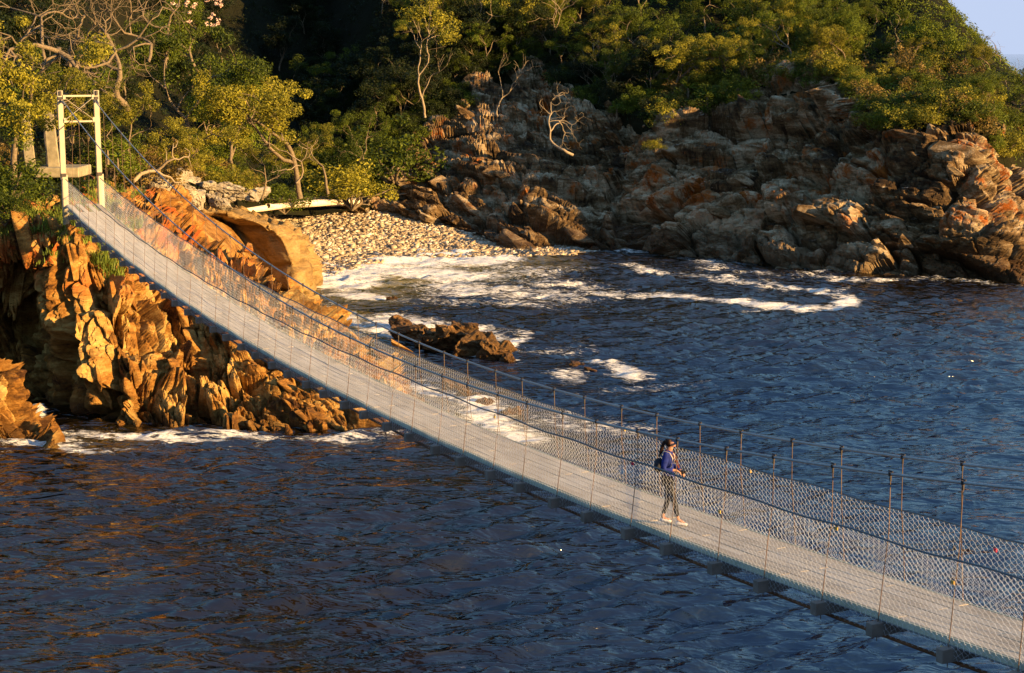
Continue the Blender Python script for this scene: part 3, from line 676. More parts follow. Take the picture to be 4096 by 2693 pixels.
# the measured hangers run 53.80, 52.21 ... 1.40, 0.0
SS = [53.80 + 1.40, 53.80]; k_ = 0
while SS[-1] > S_END + 1.5: SS.append(SS[-1] - 2.9888 * (rt[0] if k_ % 2 == 0 else rt[1])); k_ += 1
SS = [58.2, 56.8] + SS
def z_deck(s):
    t = np.asarray(s, float) / 45; t2 = np.minimum(t, 1.3287)
    return CAMZ + (-8.3235 - 3.2121 * t + 2.6722 * t * t + 0.4861 * t ** 3) + 0.10
_cs = np.array([59.8, 56.5, 49.9, 43.1, 41.35, 37.1, 34.1, 31.3, 25.3, 23.8, 17.9, 13.3, 11.9, 8.9, 4.4, 1.5, .2])
_cz = np.array([-1.98, -3.05, -4.62, -5.85, -6.01, -6.7, -6.91, -7.24, -7.5, -7.53, -7.5, -7.3, -7.2, -6.95, -6.45, -6.05, -5.79])
_cp = np.polyfit(_cs / 30, _cz, 3)
def z_cable(s): return CAMZ + np.polyval(_cp, np.asarray(s, float) / 30)
def z_rail(s): return z_deck(s) + 1.17
def bp(s, o, z): return np.array([BX, BY, 0]) + BD * s + BN * o + np.array([0, 0, 1.0]) * float(z)
bvec = lambda a: Vector(a.tolist())
D3, N3, U3 = bvec(BD), bvec(BN), Vector((0, 0, 1))

bridge = empty('suspension_bridge', bp(S_TOW, BW / 2, z_deck(S_TOW)), label='long narrow suspension footbridge of grey boards sagging over the water', cat='footbridge')
B0 = Vector(bridge.location)
def bpart(name, me, **k):
    o = link(name, me, bridge, **k); o.location = -B0; return o
def bbuild(mb, name, mat, smooth=False, bevel=0, **k): return bpart(name, mb.mesh(name, mat, smooth, bevel), **k)
# deck boards: lengthwise boards in seven lanes, butted over the cross beams
bed = [S_TOW - .1]; st = 3.0
while bed[-1] > S_END: bed.append(bed[-1] - st)
lanes = 7; lw = BW / lanes; slabs = {}
me_board = None; bb = MB(); bb.box((0, 0, 0), (st / 2 - .006, lw / 2 - .005, .02)); me_board = bb.mesh('deck_board', M['deck'], bevel=.004)
rb = np.random.default_rng(2)
for a, b in zip(bed[:-1], bed[1:]):
    for l in range(lanes):
        o_ = (l + .5) * lw; off = 0.0 if l % 2 == 0 else st * .5
        s0, s1 = a - off, b - off
        A_ = bvec(bp(s0, o_, z_deck(s0) - .02)); B_ = bvec(bp(s1, o_, z_deck(s1) - .02)); d = (B_ - A_)
        ob = bpart('deck_board', me_board); q = d.to_track_quat('X', 'Z')
        ob.rotation_euler = q.to_euler(); ob.location = (A_ + B_) / 2 - B0 + Vector((0, 0, rb.normal(0, .0025)))
        ob.scale = (d.length / st, 1, 1)
# edge trims
ss = np.arange(S_END, S_TOW, .5)
for o_ in (-.035, BW + .035):
    m = MB()
    for a, b in zip(ss[:-1], ss[1:]): m.beam(bp(a, o_, z_deck(a) - .06), bp(b, o_, z_deck(b) - .06), .03, .12)
    bbuild(m, 'edge_trim', M['trim'])
# cross beams
m = MB(); m.box((0, 0, 0), (.075, (BW + .62) / 2, .105)); me_beam = m.mesh('cross_beam', M['beam'], bevel=.008)
m = MB(); m.box((0, 0, 0), (.078, .004, .108))
for i, s in enumerate(SS):
    ob = bpart('cross_beam', me_beam); ob.location = bvec(bp(s, BW / 2 - .0, z_deck(s) - .04 - .06 - .12)) - B0
    ob.rotation_euler = (0, 0, math.atan2(BN[1], BN[0]) - R(90))
# hangers, with clamps on the cable and a bolt below the beam
mk = MB(); mk.box((0, 0, 0), (.022, .029, .027)); mk.box((0, 0, -.06), (.012, .012, .05)); mk.beam((-.05, 0, .045), (.05, 0, .045), .018, .018)
me_cl = mk.mesh('cable_clamp', M['darksteel'])
for o_ in (0.0, BW):
    for s in SS:
        zt, zb = z_cable(s), z_deck(s) - .42
        if zt - zb < .3: continue
        oo = -.15 if o_ == 0 else BW + .15
        j = rb.normal(0, .012, 3)
        pts = [bp(s, o_, zt), bp(s + j[0], o_ * .9 + oo * .1, zt + (zb - zt) * .35), bp(s + j[1], o_ * .6 + oo * .4 if False else oo * .5 + o_ * .5, zt + (zb - zt) * .6), bp(s, oo, zb + .2), bp(s, oo, zb)]
        V, Fq = tube_np(pts, .0075, 5)
        h = bpart('hanger_rod', mesh_np('hanger_rod', V, Fq, M['rod'], True))
        c = bpart('cable_clamp', me_cl); c.location = bvec(bp(s, o_, zt)) - B0; c.rotation_euler.z = TH + R(90)
# main cables, hand rails, lower cables, truss rods under the beams
sf = np.arange(S_END, S_TOW + .01, .6)
for o_ in (0.0, BW):
    V, Fq = tube_np([bp(s, o_, z_cable(s)) for s in np.append(sf, S_TOW)], .024, 8); bpart('main_cable', mesh_np('main_cable', V, Fq, M['cable'], True))
    oo = -.07 if o_ == 0 else BW + .07
    V, Fq = tube_np([bp(s, oo, z_rail(s) + .02 * math.sin(s * 2.1)) for s in np.append(sf, S_TOW - .3)], .017, 6); bpart('hand_rail_cable', mesh_np('hand_rail_cable', V, Fq, M['railcable'], True))
    for k, dz in ((0, -.11),):
        V, Fq = tube_np([bp(s, oo, z_deck(s) + dz) for s in sf[:-1]], .012, 5); bpart('lower_cable', mesh_np('lower_cable', V, Fq, M['railcable'], True))
for o_ in (.08, BW - .08):
    V, Fq = tube_np([bp(s, o_, z_deck(s) - .40) for s in sf[:-2]], .032, 6); bpart('under_pipe', mesh_np('under_pipe', V, Fq, M['rust'], True))
    V, Fq = tube_np([bp(s, o_, z_deck(s) - .14) for s in sf[:-2]], .03, 6); bpart('stringer', mesh_np('stringer', V, Fq, M['rust'], True))
# chain link netting from the hand rail down past the deck edge
def netting(o_, sgn, s0, s1):
    p = .062; row = .052; nr = 31; ns = int((s1 - s0) / p)
    j = np.arange(ns)[:, None]; k = np.arange(nr)[None]
    s = s0 + j * p + np.where((k + j * 0) % 2 == 0, p * .47, -p * .47) * 1.0
    s = np.where(j % 2 == 0, s, s0 + j * p - (s - s0 - j * p))
    f = k / (nr - 1) + 0 * j
    top = z_rail(s) - .01; bot = z_deck(s) - .30
    z = top + (bot - top) * f
    bulge = .035 * np.sin(f * math.pi) * np.sin(s * 1.7) + .01 * np.where(k % 2 == 0, 1, -1)
    o2 = o_ + sgn * (bulge + .03 * (f > .85))
    C = np.array([BX, BY, 0]) + BD * s[..., None] + BN * o2[..., None]; C[..., 2] = z
    r = .0023; offs = [BD * r, (-BD * .5 + BN * .87) * r, (-BD * .5 - BN * .87) * r]
    V = np.stack([C + o3 for o3 in offs], 2).reshape(-1, 3)
    b = (j * nr + k[:, :-1]) * 3
    Fs = []
    for q in range(3):
        q2 = (q + 1) % 3; Fs.append(np.stack([b + q, b + q2, b + 3 + q2, b + 3 + q], -1).reshape(-1, 4))
    bpart('wire_netting', mesh_np('wire_netting', V, np.concatenate(Fs), M['net'], False), kind='stuff')
netting(-.075, -1, -6.0, S_TOW - .2); netting(BW + .075, 1, -6.0, S_TOW - .2)

# towers
def make_tower(s0, lbl):
    zd = float(z_deck(s0)); zt = CAMZ - 1.62; root = empty('bridge_tower', bp(s0, BW / 2, zd - .6), label=lbl, cat='tower')
    r0 = Vector(root.location)
    def tb(mb, name, mat, par=root, bevel=.006, **k):
        o = mb.build(name, mat, par, bevel=bevel, **k)
        if par is root: o.location = -r0
        return o
    ax = (N3, D3, U3)
    for o_ in (-.10, BW + .10):
        mb = MB(); zb = zd + 1.3                      # upper post: channel section, web to the front
        c = lambda z0, z1: bp(s0, o_, (z0 + z1) / 2)
        mb.box(c(zb - .2, zt), (.10, .006, (zt - zb + .2) / 2), ax)
        for q in (-1, 1): mb.box(c(zb - .2, zt) + BN * q * .112 + BD * .075, (.006, .075, (zt - zb + .2) / 2), ax)
        post = tb(mb, 'post', M['galv'], bevel=0)
        mb = MB(); mb.box(bp(s0 - .05, o_ + .05, (zb + zd - .25) / 2), (.115, .012, (zb - zd + .25) / 2), ax)
        mb.box(bp(s0 + .06, o_ - .07, (zb + zd - .25) / 2), (.02, .10, (zb - zd + .25) / 2), ax)
        tb(mb, 'lower_post', M['galv'])
        mb = MB(); mb.box(bp(s0 - .03, o_ - .02, zb), (.11, .09, .07), ax); mb.box(bp(s0 - .03, o_, zt - .12), (.05, .05, .10), ax); mb.box(bp(s0 - .03, o_ - .03, zt - .34), (.09, .06, .06), ax)
        tb(mb, 'bracket', M['darksteel'])
        mb = MB()
        mb.tube([bp(s0 - .02, o_ + .02, zd - .9), bp(s0 - .02, o_ + .02, zd - .25)], .14, 14)
        tb(mb, 'footing', M['concrete'], bevel=0, smooth=True) if False else tb(mb, 'footing', M['concrete'], bevel=0)
        mb = MB(); mb.beam(bp(s0 + .02, o_, z_cable(S_TOW) if s0 > 0 else zt - .3), bp(s0 - .55 if s0 > 0 else s0 + .55, o_ * .4 + (0 if o_ < 0 else BW) * .6, z_cable(S_TOW - .55) + .01 if s0 > 0 else zt - .55), .07, .07)
        tb(mb, 'cable_socket', M['railcable'])
    za, zb = zt - .24, zt - 1.36; x0, x1 = 0.0, BW
    for z in (za, zb):
        mb = MB(); mb.box(bp(s0 - .01, BW / 2, z), (BW / 2, .01, .042), ax); tb(mb, 'crossbar', M['galv'])
    for (a, b, dy) in ((za, zb, .0), (zb, za, -.03)):
        mb = MB(); mb.beam(bp(s0 + dy, .02, a - (.04 if a > b else -.04)), bp(s0 + dy, BW - .02, b + (.04 if a > b else -.04)), .02, .11, up=D3); 
        tb(mb, 'brace', M['galv'])
    for o_, z in ((.06, za - .05), (BW - .06, za - .05), (.06, zb + .05), (BW - .06, zb + .08)):
        mb = MB(); mb.box(bp(s0 - .045, o_, z), (.06, .006, .10), ax); tb(mb, 'gusset', M['galv'])
    return root
make_tower(S_TOW, 'pale steel portal tower at the far end of the footbridge, cross braced at the top')
make_tower(S_END, 'second steel portal tower on the near bank')

# padlocks left on the cables and the net
def padlock(pos, col, lbl, sc=1.0):
    root = empty('padlock', pos, TH + R(90), label=lbl, cat='padlock', group='padlocks left on the bridge')
    mb = MB(); mb.box((0, 0, -.035), (.03, .012, .026)); mb.build('lock_body', M[col], root, bevel=.004)
    mb = MB(); a = np.linspace(0, math.pi, 7); mb.tube([(.02 * math.cos(t), 0, -.01 + .028 * math.sin(t)) for t in a], .005, 5); mb.build('shackle', M['darksteel'], root, smooth=True)
    root.scale = (sc,) * 3
M['brass'] = plain('brass', (0.55, 0.36, 0.10), 0.35, 0.7)
M['lock_red'] = plain('red_enamel', (0.45, 0.03, 0.05), 0.4)
M['lock_dark'] = plain('dark_lock_case', (0.03, 0.03, 0.035), 0.4, 0.5)
for i, (s, o_, dz, c, l) in enumerate([
    (4.1, -.12, .0, 'brass', 'large brass padlock on the near hand rail between the last hangers'), (10.35, -.12, .0, 'lock_red', 'red padlock on the near hand rail left of the walker'),
    (1.4, -.12, -.28, 'brass', 'small brass padlock hanging below the near rail at the right edge'), (7.38, -.12, -.35, 'brass', 'small brass padlock hanging low on the hanger right of the walker'),
    (3.2, BW + .1, -.35, 'lock_dark', 'black padlock clipped in the far net near the right edge'), (2.3, BW + .1, -.2, 'lock_red', 'small red padlock clipped in the far net near the right edge'),
    (8.8, BW + .1, -.05, 'brass', 'brass padlock on the far rail right of the walker'), (13.4, BW + .1, .0, 'brass', 'brass padlock on the far rail left of the walker'),
    (19.5, BW + .1, .0, 'lock_dark', 'dark padlock on the far rail above the white water'), (16.3, -.12, -.04, 'brass', 'brass padlock on the near rail over the foam'),
    (1.5, -.17, -1.28, 'brass', 'brass padlock on the foot of the last near hanger'), (.6, BW + .1, -.3, 'lock_dark', 'dark padlock in the far net at the right edge')]):
    padlock(bp(s, o_, z_rail(s) + dz), c, l, 1.05)

# concrete anchorage behind the tower
def anchorage():
    c = P(57, 172, 86); root = empty('anchor_block', c, label='stained concrete cable anchorage with two leaning legs behind the tower', cat='anchorage')
    r0 = Vector(root.location)
    a = P(34, 167.5, 85.0); b = P(79, 168.5, 85.0); h = P(34, 177.5, 85.0)[2]
    mb = MB(); mb.box(((a[0] + b[0]) / 2, 86.2, (a[2] + h) / 2), ((b[0] - a[0]) / 2, 1.3, (a[2] - h) / 2)); o = mb.build('plinth', M['concrete'], root, bevel=.04); o.location = -r0
    for (ub0, ub1, ut0, ut1, vt, vb) in ((25, 36, 19, 29, 112, 167), (48, 60, 43, 53, 112, 168)):
        q = []
        for v, u0, u1 in ((vb, ub0, ub1), (vt, ut0, ut1)):
            p0 = P(u0, v, 85.6); p1 = P(u1, v, 85.6); z = p0[2] - (.0 if v == vt else .02)
            q += [(p0[0], 85.6, z), (p1[0], 85.6, z), (p1[0] - .35, 87.0, z), (p0[0] - .35, 87.0, z)]
        mb = MB(); mb.hexa(q); o = mb.build('leg', M['concrete'], root, bevel=.03); o.location = -r0
anchorage()
def stair_rail():
    root = empty('stair_handrail', P(90, 178, 92), label='rusty brown handrail sloping down behind the tower', cat='handrail'); r0 = Vector(root.location)
    mb = MB(); mb.beam(P(58, 156, 93), P(94, 178, 90), .09, .09); o = mb.build('rail', M['rust'], root); o.location = -r0
    for u, v in ((68, 162), (84, 172)):
        a = P(u, v, 92.2 - (u - 58) * .06); mb = MB(); mb.beam(a + np.array([0, 0, .02]), a - np.array([0, 0, 1.3]), .08, .08, up=Vector((0, 1, 0))); o = mb.build('rail_post', M['rust'], root); o.location = -r0
stair_rail()
# ------------------------------------------------------------------ vegetation
def grow(r, start, direc, length, rad, gen, out, tips, gnarl=.35, up=.12, split=(2, 3), spread=.75, shrink=.72, minr=.012):
    """gnarled branching: collects tubes (points, radii) and the tips"""
    n = max(3, int(length / .28) if gen > 0 else 4); n = min(n, 11); p = np.array(start, float); d = unit(direc); pts = [p.copy()]
    for i in range(n):
        d = unit(d + r.normal(0, gnarl, 3) * .55 + np.array([0, 0, up * .5])); p = p + d * length / n; pts.append(p.copy())
    ra = np.linspace(rad, rad * .62, n + 1); out.append((np.array(pts), ra, 6 if rad > .06 else (4 if rad > .025 else 3)))
    if gen <= 0 or rad * .6 < minr: tips.append((p, d)); return
    for k in range(r.integers(split[0], split[1] + 1)):
        a = r.normal(size=3); a -= a.dot(d) * d; a = unit(a); nd = unit(d * (1 - spread * .45) + a * spread * r.uniform(.6, 1.1))
        q = pts[-1] if k < 2 else pts[max(1, n // 2 + r.integers(0, max(1, n // 2)))]
        grow(r, q, nd, length * shrink * r.uniform(.7, 1.2), rad * .62 * r.uniform(.75, 1.05), gen - 1, out, tips, gnarl, up, split, spread, shrink, minr)
def tubes_mesh(name, tubes, mat, smooth=True):
    Vs, Fs, b = [], [], 0
    for pts, ra, k in tubes:
        V, Fq = tube_np(pts, ra, k); Vs.append(V); Fs.append(Fq + b); b += len(V)
    return mesh_np(name, np.concatenate(Vs), np.concatenate(Fs), mat, smooth)
def leaf_cloud(r, centres, radii, per, size, squash=.75, up=.3):
    """leaf quads filled through clumps round the centres"""
    n = len(centres) * per; c = np.repeat(np.asarray(centres), per, 0); rr = np.repeat(np.asarray(radii), per)
    dv = r.normal(size=(n, 3)); dv /= np.linalg.norm(dv, axis=1)[:, None]; rad = rr * r.uniform(.25, 1, n) ** .5
    pos = c + dv * rad[:, None] * np.array([1, 1, squash])
    nrm = dv * .8 + r.normal(0, .55, (n, 3)) + np.array([0, 0, up]); nrm /= np.linalg.norm(nrm, axis=1)[:, None]
    t = np.cross(nrm, r.normal(size=(n, 3))); t /= np.linalg.norm(t, axis=1)[:, None] + 1e-9; bt = np.cross(nrm, t)
    L = size * r.uniform(.6, 1.35, n)[:, None]; W = L * .45
    V = np.stack([pos - t * L * .5, pos + bt * W * .5 + nrm * L * .06, pos + t * L * .5, pos - bt * W * .5 + nrm * L * .06], 1).reshape(-1, 3)
    Fq = np.arange(n * 4).reshape(-1, 4)
    ct = np.repeat(r.uniform(-.18, .18, len(centres)), per); tone = np.clip(.5 + ct + r.normal(0, .16, n), 0, 1)
    return V, Fq, np.repeat(tone, 4)
def make_tree(name, seed, mat, height=5.5, trunk_r=.11, lean=(0, 0), gens=4, clump=.55, per=110, leaf=.15, bark='bark', trunk_frac=.3, spread=.8, up=.15, gnarl=.35, shrink=.74, extra=0, split=(2, 3), flat=1.0):
    r = np.random.default_rng(seed); out, tips = [], []
    grow(r, (0, 0, -.4), (lean[0], lean[1], 1), height * trunk_frac + .4, trunk_r, gens, out, tips, gnarl, up, split, spread, shrink)
    C = np.array([t[0] for t in tips]); zmax = C[:, 2].max(); f = height / max(zmax + clump * .6, .1)
    out = [(p * f, ra * (.6 + .4 * f), k) for p, ra, k in out]; C = C * f
    if flat != 1.0: C[:, 2] = C[:, 2].max() - (C[:, 2].max() - C[:, 2]) * flat
    wood = tubes_mesh('trunk', out, M[bark])
    if extra:
        ex = C[r.integers(0, len(C), extra)] + r.normal(0, clump * .9, (extra, 3)); C = np.concatenate([C, ex])
    V, Fq, t = leaf_cloud(r, C, clump * r.uniform(.6, 1.25, len(C)), per, leaf)
    crown = mesh_np('crown', V, Fq, M[mat], False, {'tone': t}) if mat else None
    return (wood, crown, height)
def make_bush(seed, mat, h=1.6, w=1.3, n=40, per=95, leaf=.105, clump=.4):
    r = np.random.default_rng(seed); d = r.normal(size=(n, 3)); d[:, 2] = np.abs(d[:, 2]); d /= np.linalg.norm(d, axis=1)[:, None]
    C = d * r.uniform(.45, 1, (n, 1)) * np.array([w, w, h * .8]); C[:, 2] += .15
    C = C * (1 + .25 * r.normal(size=(n, 1)) * .6)
    V, Fq, t = leaf_cloud(r, C, clump * r.uniform(.6, 1.2, n), per, leaf)
    st = []
    for k in range(9):
        q = C[k]; st.append((np.array([[0, 0, -.3], q * .35 + r.normal(0, .08, 3), q * .7 + r.normal(0, .08, 3), q * .98]), np.array([.045, .035, .022, .01]), 4))
    return (tubes_mesh('stem', st, M['bark']), mesh_np('crown', V, Fq, M[mat], False, {'tone': t}), h)
MARKS = [(-80, 'above the left edge'), (30, 'above the concrete legs'), (78, 'above the bridge tower'), (128, 'above the second gnarled tree'), (165, 'left of the flowering tree'), (205, 'behind the flowering tree'), (250, 'left of the round golden tree'),
 (298, 'behind the round golden tree'), (345, 'above the end of the driftwood log'), (385, 'above the back corner of the beach'), (425, 'beside the slender tree with crooked limbs'), (470, 'above the lowest orange slabs'), (505, 'above the pale sapling'), (545, 'above the bleached dead tree'), (590, 'above the middle of the cliff'),
 (625, 'above the grey green shrub tree'), (665, 'right of the grey green shrub tree'), (705, 'above the hanging dense bush'), (750, 'around the bright tree on the cliff lip'), (790, 'on the crest before the rock knob'), (835, 'above the lit rock knob'), (880, 'left of the large round glossy tree'), (925, 'around the large round glossy tree'), (965, 'around the dark umbrella tree'), (1000, 'near the twiggy tree on the skyline'), (1050, 'at the right edge')]
def where(u, t, s, kind, noun):
    m = min(MARKS, key=lambda q: abs(q[0] - u))[1]
    look = {'olive': 'yellow green', 'green': 'leafy green', 'dark': 'dark green', 'slender': 'pale trunked slender', 'umbrella': 'flat crowned', 'brown': 'dry brown'}[kind]
    size = 'small' if s < .75 else ('tall' if s > .9 else 'middling')
    if noun == 'bush': size = 'small' if s < 1.0 else ('large' if s > 1.28 else 'middling')
    band = 'lowest' if t < 1.6 else ('low' if t < 2.3 else ('halfway up' if t < 3.1 else 'high up'))
    return ' '.join(('%s %s %s %s, %s' % (size, look, noun, band, m)).split()[:16])
def place(name, proto, loc, scale, rz, label, cat, group=None, wood='trunk', sz=None):
    root = empty(name, loc, rz, label=label, cat=cat, group=group); root.scale = (scale, scale, sz or scale)
    link(wood, proto[0], root)
    if proto[1]: link('crown', proto[1], root)
    return root
KINDS = {
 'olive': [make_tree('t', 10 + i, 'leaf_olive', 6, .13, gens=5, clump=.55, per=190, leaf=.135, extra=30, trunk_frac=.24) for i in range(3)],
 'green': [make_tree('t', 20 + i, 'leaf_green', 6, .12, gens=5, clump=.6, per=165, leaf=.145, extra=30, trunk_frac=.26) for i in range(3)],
 'dark': [make_tree('t', 30 + i, 'leaf_shaded', 6.5, .13, gens=5, clump=.65, per=95, leaf=.2, extra=40, trunk_frac=.26) for i in range(3)],
 'slender': [make_tree('t', 40 + i, 'leaf_olive', 6.5, .09, gens=4, clump=.6, per=130, leaf=.13, bark='bark_pale', trunk_frac=.45, spread=.6, flat=.7) for i in range(3)],
 'umbrella': [make_tree('t', 50 + i, 'leaf_green', 4.6, .12, gens=5, clump=.5, per=110, leaf=.125, trunk_frac=.36, spread=1.0, up=.02, flat=.5, extra=20) for i in range(2)],
}
BUSH = {'olive': [make_bush(60 + i, 'leaf_olive') for i in range(3)], 'green': [make_bush(70 + i, 'leaf_green') for i in range(3)], 'dark': [make_bush(80 + i, 'leaf_shaded') for i in range(2)], 'brown': [make_bush(90 + i, 'leaf_brown', per=50, leaf=.16) for i in range(2)]}
def bare_tree(name, seed, loc, height, lean, label, bark='bark', trunk_r=.2, gens=5, spread=.95, gnarl=.6, frac=.32, rz=0, up=.1, shrink=.74, split=(2, 3), group=None):
    r = np.random.default_rng(seed); out, tips = [], []
    grow(r, (0, 0, -.4), (lean[0], lean[1], 1), height * frac + .4, trunk_r, gens, out, tips, gnarl, up, split, spread, shrink, .008)
    zmax = max(t[0][2] for t in tips); f = height / zmax; out = [(p * f, ra, k) for p, ra, k in out]
    root = empty(name, loc, rz, label=label, cat='bare tree', group=group)
    big = [q for i, q in enumerate(out) if q[1][0] > trunk_r * .5] or out[:1]; small = [q for q in out if q[1][0] <= trunk_r * .5]
    link('trunk', tubes_mesh('trunk', big + small, M[bark]), root)
    return root
def key(kind, i, u, vb, vt, Y, label, wide=1.0, name='leafy_tree', cat='tree', rz=None, bush=False):
    """a plant whose foot and top were surveyed"""
    p = P(u, vb, Y); top = P(u, vt, Y)[2]; H = top - p[2]; pr = (BUSH if bush else KINDS)[kind]; pr = pr[i % len(pr)]
    s = H / pr[2]; place(name, pr, p, s * wide, rz if rz is not None else (u * 1.7) % 6.28, label, cat, wood='stem' if bush else 'trunk', sz=s)
key('olive', 0, 12, 178, 25, 84, 'big sunlit olive green tree filling the left edge above the concrete legs', 1.0)
key('olive', 1, 48, 165, 62, 90, 'sunlit olive green tree with small leaves directly left of the tower top', .95)
key('green', 0, -22, 200, 70, 80, 'dense green tree cut off by the left edge of the view')
key('olive', 2, 138, 172, 86, 100, 'rounded yellow green tree directly right of the tower', 1.05)
key('olive', 0, 182, 185, 120, 106, 'low rounded yellow green tree above the pale boulders', 1.1)
key('green', 1, 205, 172, 26, 118, 'tall leafy tree with a rusty green crown behind the rounded trees', .9)
key('green', 2, 240, 178, 60, 128, 'medium green tree left of the round bright tree', .9)
key('olive', 1, 300, 186, 68, 118, 'large round golden green tree with a leaning trunk above the beach', 1.05, rz=2.2)
key('olive', 2, 262, 196, 142, 124, 'low spreading bright tree at the top of the beach', 1.15)
key('olive', 0, 328, 188, 128, 132, 'small bright tree on the right flank of the round golden tree', 1.0)
key('green', 0, 366, 178, 104, 148, 'small shaded tree with a bare grey trunk at the back of the beach', .8)
key('slender', 0, 425, 112, -8, 158, 'sunlit slender tree with pale crooked limbs at the top centre', 1.0)
key('slender', 1, 480, 62, -28, 172, 'tall slender tree with a bare pale trunk above the rock tongue', .8)
key('slender', 2, 560, 62, -22, 172, 'slender tree with a long pale trunk above the cliff')
key('green', 1, 618, 102, 50, 158, 'grey green shrub tree hanging over the cliff edge', .9)
key('green', 2, 925, 88, 16, 152, 'large round glossy green tree on the headland slope', 1.15)
key('umbrella', 0, 978, 118, 70, 138, 'dark umbrella shaped tree near the headland tip', 1.3)
key('umbrella', 1, 1010, 124, 74, 140, 'second flat topped dark tree at the right edge', 1.2)
key('green', 0, 745, 84, 44, 150, 'bright green tree on the lip of the cliff', 1.3)
key('olive', 1, 690, 88, 30, 156, 'sunlit yellow green tree on the shoulder above the cliff', 1.2)
key('green', 1, 648, 70, 8, 164, 'bright green round tree at the top right of the cliff wood', 1.2)
for j, (u, vb, vt, Y, k, l) in enumerate([
    (352, 202, 158, 142, 'olive', 'small sunlit bush on the shady edge of the beach'), (395, 178, 120, 152, 'green', 'bright leaved bush against the dark wood'),
    (4, 205, 150, 79, 'green', 'dark green bush at the foot of the concrete leg'), (5, 220, 188, 76, 'green', 'low green bush at the left edge above the grass'),
    (225, 190, 160, 116, 'olive', 'bright bush among the boulders'), (160, 188, 158, 104, 'brown', 'dry brown bush under the rounded trees'), (110, 176, 140, 98, 'green', 'green bush between the tower posts'),
    (285, 208, 176, 132, 'green', 'fresh green bush beside the driftwood'), (858, 96, 80, 138, 'olive', 'bush on the lit rock knob'), (940, 112, 92, 133, 'olive', 'yellow bush at the cliff lip below the round glossy tree'),
    (905, 112, 94, 133, 'brown', 'dry brown bush at the cliff lip'), (968, 122, 100, 129, 'green', 'green bush above the lit tip of the cliff'), (655, 150, 138, 140, 'olive', 'grey bush growing on a cliff ledge'),
    (790, 82, 56, 148, 'olive', 'pale bush on the crest left of the lit knob'), (715, 104, 78, 149, 'green', 'dense bush hanging over the middle of the cliff')]):
    key(k, j, u, vb, vt, Y, l, 1.25, name='bush', cat='bush', bush=True)
bare_tree('bare_tree', 5, P(92, 108, 99), P(92, -22, 99)[2] - P(92, 108, 99)[2], (-.28, 0), 'tall gnarled bare tree rising behind the bridge tower', trunk_r=.24, gens=6, frac=.24, spread=1.0)
bare_tree('bare_tree', 8, P(128, 100, 104), P(128, -20, 104)[2] - P(128, 100, 104)[2], (.35, 0), 'second gnarled bare tree leaning right, behind the first', trunk_r=.24, gens=6, frac=.22, spread=1.05)
bare_tree('bare_tree', 25, P(20, 62, 108), 5.5, (-.1, 0), 'thin bare tree at the very top left corner', trunk_r=.12, gens=6, spread=1.0)
bare_tree('bare_tree', 26, P(70, 58, 106), 5.5, (.2, 0), 'thin twisted bare tree between the corner and the tall gnarled one', trunk_r=.12, gens=6, spread=1.0)
bare_tree('bare_tree', 27, P(148, 52, 112), 5.0, (.1, 0), 'thin twisted bare tree right of the second gnarled tree', trunk_r=.12, gens=6, spread=1.0)
bare_tree('bare_tree', 9, P(45, 70, 104), 6.5, (.1, 0), 'thin bare tree at the top left corner', trunk_r=.13, gens=5)
bare_tree('bare_tree', 12, P(165, 60, 118), 6.0, (-.1, 0), 'bare tree in the dark at the top, left of the flowering tree', trunk_r=.15, gens=5)
bare_tree('dead_tree', 14, P(573, 150, 141), 5.6, (-1.1, 0), 'bleached dead tree sprawling to the left over the cliff', 'bark_pale', .13, 5, 1.0, .5, .4, up=.02)
bare_tree('bare_tree', 15, P(498, 118, 160), 6.4, (.3, 0), 'pale bare sapling above the orange rock slabs', 'bark_pale', .10, 4, .6, .4, .5)
bare_tree('dead_tree', 16, P(132, 178, 99), 2.2, (.8, 0), 'short bleached stump branch right of the tower foot', 'bark_pale', .14, 3, .9, .6, .45)
bare_tree('dead_tree', 17, P(296, 172, 116), 2.4, (.4, 0), 'small bleached dead branch under the round tree', 'bark_pale', .08, 3, .8)
bare_tree('bare_tree', 18, P(890, 70, 152), 5.0, (.6, 0), 'grey bare tree leaning left of the large round glossy tree', 'bark_pale', .12, 5, .8)
bare_tree('bare_tree', 19, P(1003, 74, 148), 3.6, (.1, 0), 'bare twiggy tree on the skyline at the right', 'bark', .07, 5, 1.0)
# flowering tree
def flowering():
    p = P(200, 75, 132); H = P(200, -14, 132)[2] - p[2]; pr = KINDS['green'][2]
    root = place('flowering_tree', pr, p, H / pr[2], 1.0, 'green tree with clusters of pale pink blossom at the top', 'tree')
    r = np.random.default_rng(9); n = 26
    C = np.stack([r.uniform(-1.2, 2.0, n), r.uniform(-2.8, -1.9, n), r.uniform(3.3, 5.6, n)], -1)
    V, Fq, t = leaf_cloud(r, C, np.full(n, .17), 26, .13)
    o = link('blossom', mesh_np('blossom', V, Fq, M['petal'], False, {'tone': t}), root); o.rotation_euler.z = -1.0
flowering()
